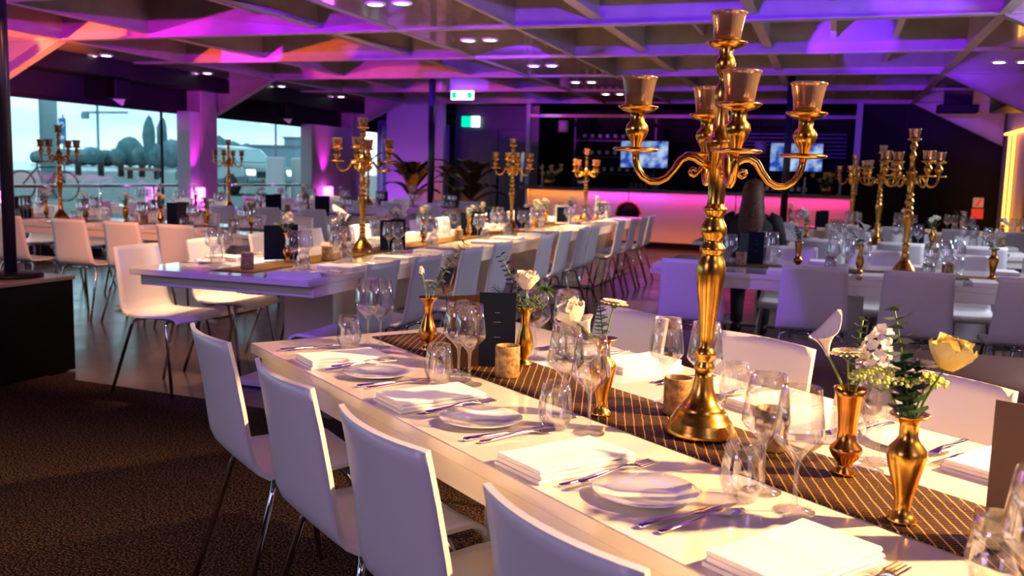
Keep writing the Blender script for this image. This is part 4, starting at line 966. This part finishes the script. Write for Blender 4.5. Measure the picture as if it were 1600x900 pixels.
for k in range(9):
    place(bot, (-1.35 + k * .11, 17.25 + (k % 2) * .05, 1.0805), 0, 'dark bottle standing on the bar right of the candelabrum, %s from the left' % ORD[k + 1], 'bottle', 'bottles on the bar counter')
def potflowers(x, lab, n, s):
    t = tag(link('flower_pot', None, None, (x, 17.1, 1.0805)), 'copper pot on the bar, ' + lab, 'pot')
    link('pot', MB().lathe([(.0001, 0), (.09, 0), (.12, .17), (.115, .17), (.085, .01), (.0001, .01)], 20).mesh('pot', M['copper']), t)
    o = tag(link('flower_bunch', None, None, (x, 17.1, 1.0805 + .15)), 'yellow and green flowers in the pot on the bar, ' + lab, 'flowers')
    rnd = random.Random(n); st = MB(); bl = MB(); lf = MB()
    for i in range(n):
        a = rnd.uniform(0, 2*PI); r = rnd.uniform(.05, .24) * s; h = rnd.uniform(.06, .24)
        st.tube([(0, 0, -.1), (r * .5 * math.cos(a), r * .5 * math.sin(a), h * .6), (r * math.cos(a), r * math.sin(a), h)], .004, 4)
        q = rose('', .045, .02, 2); b2 = MB(); b2.add(q.v, q.f, True, Matrix.Translation((r * math.cos(a), r * math.sin(a), h))); link('bloom', b2.mesh('bloom', M['petaly']), o)
        petal(lf, .16, .04, (0, 0, .02), (math.cos(a + 1), math.sin(a + 1), .7), (0, 0, 1), -.3)
    link('stems', st.mesh('stems', M['stem']), o); link('foliage', lf.mesh('foliage', M['stem']), o)
potflowers(-5.22, 'at its left end', 12, 1.0); potflowers(-.10, 'at its right end', 9, 1.1)
for x, h, lab in ((-5.40, .42, 'at its left end'), (.12, .36, 'at its right end'), (-.48, .30, 'beside the right pole')):
    t = tag(link('candle', None, None, (x, 17.22, 1.0805)), 'tall pale candle on the bar ' + lab, 'candle')
    link('wax', MB().lathe([(.0001, .02), (.022, .02), (.016, h), (.0001, h + .01)], 12).mesh('wax', M['cand']), t)
    link('holder', MB().lathe([(.0001, 0), (.06, 0), (.05, .015), (.028, .03), (.0001, .03)], 14).mesh('holder', M['steel']), t)
tb_ = tag(link('ice_bucket', None, None, (-4.55, 17.1, 1.0805)), 'steel ice bucket with clear bags on the bar', 'bucket')
link('bowl', MB().lathe([(.0001, 0), (.08, 0), (.13, .16), (.135, .16), (.085, .005), (.0001, .01)], 20).mesh('bowl', M['steel']), tb_)
link('handle', MB().tube([(.13 * math.cos(a), 0, .16 + .08 * math.sin(a)) for a in [PI * i / 8 for i in range(9)]], .005, 5).mesh('handle', M['steel']), tb_)
for k, (x, z) in enumerate(((-5.05, 2.36), (-1.75, 2.02), (-1.30, 2.02))):
    t = tag(link('hanging_lamp', None, None, (x, 17.4, 2.40)), '%s of the small violet-lit fixtures hanging over the bar' % ('leftmost', 'middle', 'rightmost')[k], 'lamp', 'fixtures over the bar')
    L = 2.40 - z
    link('shade', MB().lathe([(.02, -L + .0), (.10, -L - .0), (.10, -L - .22), (.095, -L - .22), (.09, -L - .01), (.02, -L)], 16).mesh('shade', M['purpw']), t)
    link('rod', MB().tube([(0, 0, 0), (0, 0, -L)], .008, 5).mesh('rod', M['black']), t)

# ------------------------------------------------------------------ potted plants by the doors
def potted(x, y, seed, lab, zt):
    t = tag(link('potted_plant', None, None, (x, y, 0)), lab, 'plant', 'potted plants before the doors')
    link('pot', MB().lathe([(.0001, 0), (.13, 0), (.20, .55), (.22, .66), (.20, .66), (.16, .5), (.0001, .5)], 24).mesh('pot', M['terra']), t)
    rnd = random.Random(seed)
    st = MB().tube([(0, 0, .45), (.02, 0, .9), (0, .02, 1.2)], .03, 8); link('trunk', st.mesh('trunk', M['darkleaf']), t)
    for i in range(15):
        a = 2.4 * i + rnd.uniform(-.3, .3); L = rnd.uniform(.55, .9); h0 = .75 + .035 * i; up = rnd.uniform(.5, 1.2)
        d = Vector((math.cos(a), math.sin(a), 0)); s = Vector((-d.y, d.x, 0))
        def f(u, v, d=d, s=s, L=L, h0=h0, up=up):
            w = math.sin(PI * min(1, .08 + u * .9)) * .27
            return d * (L * (u ** .9)) + Vector((0, 0, h0 + L * (up * u * 1.6 - 1.7 * u * u * up * .75))) + s * (w * (v - .5)) + Vector((0, 0, abs(v - .5) * .06))
        link('leaf', MB().sheet(f, 9, 4).mesh('leaf', M['darkleaf']), t)
potted(-6.95, 14.6, 4, 'dark broad-leaved plant in a glossy pot left of the pole', 1.9)
potted(-5.95, 14.9, 9, 'dark broad-leaved plant in a glossy pot right of the pole', 1.7)
lamp('plant_uplight', 'SPOT', (-6.55, 14.1, .25), 30, (1, .45, .1), (-6.9, 14.9, 1.4), .04, 80, .6)
lamp('wall_orange_light', 'SPOT', (-7.9, 16.2, .3), 40, (1, .25, .03), (-8.0, 17.4, 1.0), .04, 90, .6)
lamp('wall_violet_light', 'SPOT', (-7.8, 15.5, .4), 60, VIO, (-8.3, 17.6, 2.2), .04, 70, .6)
lamp('curtain_light', 'SPOT', (-8.8, 16.6, .4), 70, (.25, .05, 1), (-8.8, 18.2, 1.6), .04, 100, .6)
lamp('door_light', 'SPOT', (-6.2, 15.6, 2.55), 14, (.55, .3, 1), (-6.5, 18.0, 1.0), .05, 90, .8)

# ------------------------------------------------------------------ seated woman
def woman():
    C0 = Vector((-.60, 7.62, 0))
    root = tag(link('person', None, None, tuple(C0)), 'person with long brown hair in black, seated with back to camera', 'person')
    V = {'pel': (0, .02, .55), 'wa': (0, 0, .70), 'ch': (0, .01, .90), 'nk': (0, 0, 1.05), 'hd0': (0, .01, 1.11), 'hd': (0, .02, 1.19), 'hd1': (0, .02, 1.25),
         'ls': (-.165, 0, .985), 'le': (-.23, .04, .76), 'lh': (-.16, .26, .775), 'rs': (.165, 0, .985), 're': (.23, .04, .76), 'rh': (.16, .26, .775),
         'lp': (-.09, .02, .52), 'lk': (-.11, .40, .50), 'la': (-.11, .36, .09), 'lf': (-.11, .48, .035), 'rp': (.09, .02, .52), 'rk': (.11, .40, .50), 'ra': (.11, .36, .09), 'rf': (.11, .48, .035)}
    Rr = {'pel': .13, 'wa': .105, 'ch': .12, 'nk': .05, 'hd0': .055, 'hd': .092, 'hd1': .075, 'ls': .062, 'le': .04, 'lh': .028, 'rs': .062, 're': .04, 'rh': .028, 'lp': .085, 'lk': .06, 'la': .038, 'lf': .034, 'rp': .085, 'rk': .06, 'ra': .038, 'rf': .034}
    E_ = [('pel', 'wa'), ('wa', 'ch'), ('ch', 'nk'), ('nk', 'hd0'), ('hd0', 'hd'), ('hd', 'hd1'), ('ch', 'ls'), ('ls', 'le'), ('le', 'lh'), ('ch', 'rs'), ('rs', 're'), ('re', 'rh'), ('pel', 'lp'), ('lp', 'lk'), ('lk', 'la'), ('la', 'lf'), ('pel', 'rp'), ('rp', 'rk'), ('rk', 'ra'), ('ra', 'rf')]
    for s, h in ((-1, 'lh'), (1, 'rh')):
        for q in range(5):
            a = V[h]; k1 = '%s%da' % (h, q); k2 = '%s%db' % (h, q)
            fx = (q - 2) * .014 * (1 if s > 0 else -1); th = q == 0
            V[k1] = (a[0] + fx * (2.2 if th else 1), a[1] + (.03 if th else .075), a[2] + .006); V[k2] = (a[0] + fx * (2.4 if th else 1.1), a[1] + (.055 if th else .11 - abs(q - 2.5) * .006), a[2] - .008)
            Rr[k1] = .009; Rr[k2] = .007; E_ += [(h, k1), (k1, k2)]
    names = list(V); me = bpy.data.meshes.new('body'); me.from_pydata([V[k] for k in names], [(names.index(a), names.index(b)) for a, b in E_], [])
    o = link('body', me, root); sk = o.modifiers.new('skin', 'SKIN'); lay = me.skin_vertices[0].data
    for i, k in enumerate(names): lay[i].radius = (Rr[k], Rr[k]); lay[i].use_root = (k == 'pel')
    ss = o.modifiers.new('sub', 'SUBSURF'); ss.levels = 1; ss.render_levels = 1
    me.materials.append(M['skin'])
    # clothing: black dress and trousers following the body
    def ell(secs, n=20):
        b = MB(); vs = []; fs = []
        for cx_, cy_, z, rx, ry in secs:
            for i in range(n): a = 2*PI*i/n; vs.append((cx_ + rx*math.cos(a), cy_ + ry*math.sin(a), z))
        for k in range(len(secs)-1):
            for i in range(n): j = (i+1) % n; fs.append((k*n+i, k*n+j, (k+1)*n+j, (k+1)*n+i))
        return b.add(vs, fs, True)
    top = ell([(0, .03, .47, .20, .17), (0, .02, .58, .19, .155), (0, .0, .70, .155, .13), (0, .005, .84, .18, .14), (0, .005, .95, .20, .135), (0, 0, 1.01, .15, .10), (0, 0, 1.06, .062, .06)])
    for s in (-1, 1): top.tube([(s*.13, 0, .99), (s*.175, 0, .975), (s*.21, .02, .87), (s*.24, .04, .755), (s*.20, .16, .77), (s*.165, .24, .785)], [.07, .072, .06, .055, .046, .040], 12)
    link('black_top', top.mesh('black_top', M['cloth']), root)
    tr = MB()
    for s in (-1, 1): tr.tube([(s*.09, .0, .53), (s*.10, .20, .53), (s*.115, .38, .51), (s*.115, .42, .44), (s*.112, .37, .25), (s*.11, .36, .09)], [.10, .09, .075, .072, .058, .05], 12)
    link('black_trousers', tr.mesh('black_trousers', M['cloth']), root)
    sh = MB()
    for s in (-1, 1): sh.tube([(s*.11, .31, .045), (s*.11, .40, .045), (s*.11, .53, .034)], [.044, .048, .032], 10)
    link('shoes', sh.mesh('shoes', M['black']), root)
    hr = ell([(0, .02, 1.315, .012, .012), (0, .015, 1.305, .045, .05), (0, .01, 1.28, .072, .082), (0, .00, 1.22, .086, .100), (0, -.03, 1.14, .090, .085), (0, -.055, 1.05, .100, .075), (0, -.085, .95, .106, .062), (0, -.10, .85, .085, .045), (0, -.10, .79, .03, .02)], 28)
    link('hair', hr.mesh('hair', M['hair']), root)
    fc = MB().lathe([(.0001, -.012), (.009, -.006), (.012, .004), (.0001, .012)], 8, (0, .118, 1.185))
    link('nose', fc.mesh('nose', M['skin']), root)
woman()

# ------------------------------------------------------------------ outdoors beyond the windows
def gp(px, dist):   # direction table for a few far objects: fraction across the window view -> ground point
    u = px; d = FV * 1.0 + RV * ((u - 800) / 1424.0); d.z = 0; q = d * dist; return (q.x, q.y)
GZ = .40
struct('ground', MB().box((-260, -60, GZ - .4), (-9.9, 330, GZ)), M['asph'])
struct('water', MB().box((-520, 20, GZ - .1), (-70, 560, GZ + .03)), M['water'])
o = tag(link('outdoor_column', MB().tube([(-17.8, 17.2, GZ), (-17.8, 17.2, 6)], .20, 24).mesh('outdoor_column', M['conc'])), 'round pale concrete column outside the left window', 'column')
tag(link('outdoor_wall', MB().box((-24, 15.8, GZ), (-18.6, 16.1, 6)).mesh('outdoor_wall', M['wallx'])), 'grey outer wall seen through the left edge of the first window', 'wall')
t = tag(link('bicycle', None, None, (*gp(74, 21), GZ), .2), 'dark bicycle leaning by the outdoor column', 'bicycle')
for dx in (-.5, .5): link('wheel', MB().tube([(dx + .33*math.cos(a), .10 * dx, .34 + .33*math.sin(a)) for a in [2*PI*i/20 for i in range(21)]], .022, 6).mesh('wheel', M['tyre']), t)
link('frame', MB().tube([(-.5, -.05, .34), (-.15, 0, .75), (.4, .04, .78), (.5, .05, .34)], .02, 6).tube([(-.15, 0, .78), (0, 0, .3), (.4, .04, .78)], .02, 6).tube([(0, 0, .3), (-.5, -.05, .34)], .015, 6).mesh('frame', M['tyre']), t)
link('saddle', MB().box((-.25, -.06, .86), (-.02, .06, .91), .02).tube([(-.15, 0, .75), (-.14, 0, .87)], .014, 6).mesh('saddle', M['tyre']), t)
link('handlebar', MB().tube([(.36, -.25, .95), (.42, .04, .98), (.36, .3, .95)], .014, 6).tube([(.4, .04, .78), (.42, .04, .98)], .014, 6).mesh('handlebar', M['tyre']), t)
for k, px in enumerate((93, 128, 163, 194, 226, 254)):
    x, y = gp(px, 62)
    tag(link('bollard', MB().lathe([(.0001, 0), (.20, 0), (.20, .85), (.14, .95), (.0001, .97)], 12, (0, 0, 0)).mesh('bollard', M['tyre']), None, (x, y, GZ)), 'dark mooring bollard on the quay, %s from the left' % ORD[k + 1], 'bollard', 'bollards along the quay')
x, y = gp(228, 55); t = tag(link('quay_bench', None, None, (x, y, GZ), .3), 'red-topped bench on the quay outside the first window', 'bench')
link('seat_board', MB().box((-1.1, -.3, .48), (1.1, .3, .62), .02).mesh('seat_board', mat('red_brown_board', (.30, .10, .08), .7)), t)
for s in (-.8, .8): link('leg', MB().box((s - .08, -.2, 0), (s + .08, .2, .48)).mesh('leg', M['tyre']), t)
x, y = gp(107, 40); t = tag(link('traffic_sign', None, None, (x, y, GZ)), 'tall blue parking sign on a thin post outside the first window', 'sign')
link('post', MB().tube([(0, 0, 0), (0, 0, 2.9)], .04, 8).mesh('post', M['bldg']), t)
link('blue_plate', MB().box((-.20, -.06, 1.65), (.20, -.03, 2.75), .01).mesh('blue_plate', M['bluep']), t)
link('white_symbol', MB().lathe([(.08, 0), (.13, 0), (.13, .01), (.08, .01)], 16, mtx=Matrix.Translation((0, -.07, 2.45)) @ Matrix.Rotation(PI/2, 4, 'X')).box((-.1, -.075, 1.85), (.1, -.062, 2.0)).mesh('white_symbol', M['white']), t)
x, y = gp(160, 300); t = tag(link('tower_crane', None, None, (x, y, GZ)), 'thin tower crane on the far bank', 'crane')
link('mast', MB().box((-.3, -.3, 0), (.3, .3, 19)).mesh('mast', M['bldg']), t)
link('jib', MB().box((-6, -.3, 16.5), (12, .3, 17.2)).prism([(0, 0, 20), (-.3, 0, 17), (.3, 0, 17)], (0, .3, 0)).mesh('jib', M['bldg']), t)
link('counterweight', MB().box((-6, -.8, 14.8), (-4, .8, 16.6)).mesh('counterweight', M['bldg']), t)
rnd = random.Random(12); nt_ = 0
for px, h, w in (((72, 6, 10), (90, 9, 9), (110, 7, 12), (132, 7, 12), (150, 8, 12), (172, 7, 12), (190, 8, 10), (209, 13, 11), (226, 9, 9), (238, 20, 5), (248, 10, 8), (258, 20, 5), (272, 12, 11), (288, 12, 11), (345, 14, 9), (366, 12, 12), (388, 11, 12), (408, 10, 11), (422, 9, 10))):
    h *= .62 if h < 18 else .66; w *= .62; x, y = gp(px, 250 + rnd.uniform(-10, 10)); b = MB()
    vs = []; fs = []; n = 10; rows = 7
    for r in range(rows + 1):
        ph = PI * r / rows
        for i in range(n):
            a = 2*PI*i/n; k = 1 + rnd.uniform(-.16, .16)
            vs.append((w/2 * math.sin(ph) * math.cos(a) * k, w/2 * math.sin(ph) * math.sin(a) * k, h * .5 - h * .5 * math.cos(ph) * (1 + rnd.uniform(-.06, .06))))
    for r in range(rows):
        for i in range(n): j = (i+1) % n; fs.append((r*n+i, r*n+j, (r+1)*n+j, (r+1)*n+i))
    b.add(vs, fs, True)
    nt_ += 1; t = tag(link('tree', None, None, (x, y, GZ)), '%s haze-tinted blue-green tree on the far bank through the %s window, %s from the left' % ('tall narrow' if h >= 12 else 'broad', 'first' if nt_ < 15 else 'second', (ORD + ['fourteenth'])[nt_ if nt_ < 15 else nt_ - 14]), 'tree', 'tall narrow trees on the far bank' if h >= 12 else 'broad trees on the far bank')
    link('crown', b.mesh('crown', M['tree']), t); link('trunk', MB().tube([(0, 0, 0), (0, 0, h * .4)], .4, 6).mesh('trunk', M['tyre']), t)
for k, (px, d, w, h) in enumerate(((284, 300, 14, 6.5), (303, 310, 10, 5.5), (455, 200, 14, 5.2), (430, 220, 6, 4.6), (472, 230, 5, 8))):
    x, y = gp(px, d); t = tag(link('building', None, None, (x, y, GZ)), ('blue-grey block behind the trees', 'low blue-grey block beside the window column', 'wide flat-roofed building above the white panels', 'small block left of the wide building', 'taller narrow block at the right of the second window')[k], 'building')
    link('wall', MB().box((-w/2, -4, 0), (w/2, 4, h)).mesh('wall', M['bldg']), t)
    link('roof', MB().box((-w/2 - .3, -4.3, h), (w/2 + .3, 4.3, h + .4)).mesh('roof', M['wallx']), t)
x, y = gp(432, 42); tag(link('flag_pole', MB().tube([(0, 0, 0), (0, 0, 9)], .05, 6).mesh('flag_pole', M['bldg']), None, (x, y, GZ)), 'thin dark pole outside the second window', 'pole')
for k, (px, d) in enumerate(((432, 20.5), (470, 21.0))):
    x, y = gp(px, d); t = tag(link('display_panel', None, None, (x, y, GZ), math.radians(32)), '%s white display box outside the second window' % ('left', 'right')[k], 'panel', 'white display boxes outside')
    link('box_body', MB().box((-.20, -.28, 0), (.20, .28, 1.12), .01).mesh('box_body', M['white']), t)
    link('front_sheet', MB().box((-.18, -.285, .02), (.18, -.28, 1.10)).mesh('front_sheet', M['white']), t)
# car
x, y = gp(366, 30); t = tag(link('parked_car', None, None, (x, y, GZ), math.radians(158)), 'dark silver estate car parked outside the second window', 'car')
prof = [(-2.1, .30), (-2.15, .62), (-2.05, .85), (-1.3, 1.0), (-.6, 1.44), (.3, 1.52), (1.3, 1.48), (1.95, 1.05), (2.05, .6), (2.0, .30)]
def body(prof, w0, w1):
    b = MB(); n = len(prof); vs = []
    for s, in_ in ((-1, 0), (-1, 1), (1, 1), (1, 0)):
        for x_, z in prof: k = (1 if z < 1.0 else w1 / w0); vs.append((x_, s * w0 / 2 * k * (1 if in_ == 0 else .86), z + (.0 if in_ == 0 else .03)))
    for r in range(3): b.add([], []) ; b.f += [(r*n+i, r*n+i+1, (r+1)*n+i+1, (r+1)*n+i) for i in range(n-1)]; b.sm += [True] * (n-1)
    b.v = [tuple(v) for v in vs]; b.f += [tuple(range(n))[::-1], tuple(3*n+i for i in range(n))]; b.sm += [False]*2
    return b
link('bodywork', body(prof, 1.8, 1.35).mesh('bodywork', M['car']), t)
link('windscreen', MB().prism([(-1.28, -.62, 1.03), (-.62, -.55, 1.44), (-.62, .55, 1.44), (-1.28, .62, 1.03)], (-.03, 0, .02)).mesh('windscreen', M['carg']), t)
for s in (-1, 1):
    link('side_window', MB().prism([(-1.0, s*.72, 1.06), (-.5, s*.70, 1.38), (1.2, s*.70, 1.40), (1.6, s*.72, 1.08)], (0, s*.04, 0)).mesh('side_window', M['carg']), t)
    link('headlight', MB().box((-2.16, s*.72 - .18, .62), (-1.98, s*.72 + .14, .82), .03).mesh('headlight', M['headl']), t)
    for wx in (-1.3, 1.3): link('wheel', MB().lathe([(.0001, -.1), (.33, -.1), (.34, 0), (.33, .1), (.0001, .1)], 20, mtx=Matrix.Translation((wx, s*.84, .34)) @ Matrix.Rotation(PI/2, 4, 'X')).mesh('wheel', M['tyre']), t)
link('number_plate', MB().box((-2.19, -.26, .42), (-2.15, .26, .52)).mesh('number_plate', M['amber']), t)
link('grille', MB().box((-2.18, -.5, .58), (-2.12, .5, .76)).mesh('grille', M['tyre']), t)
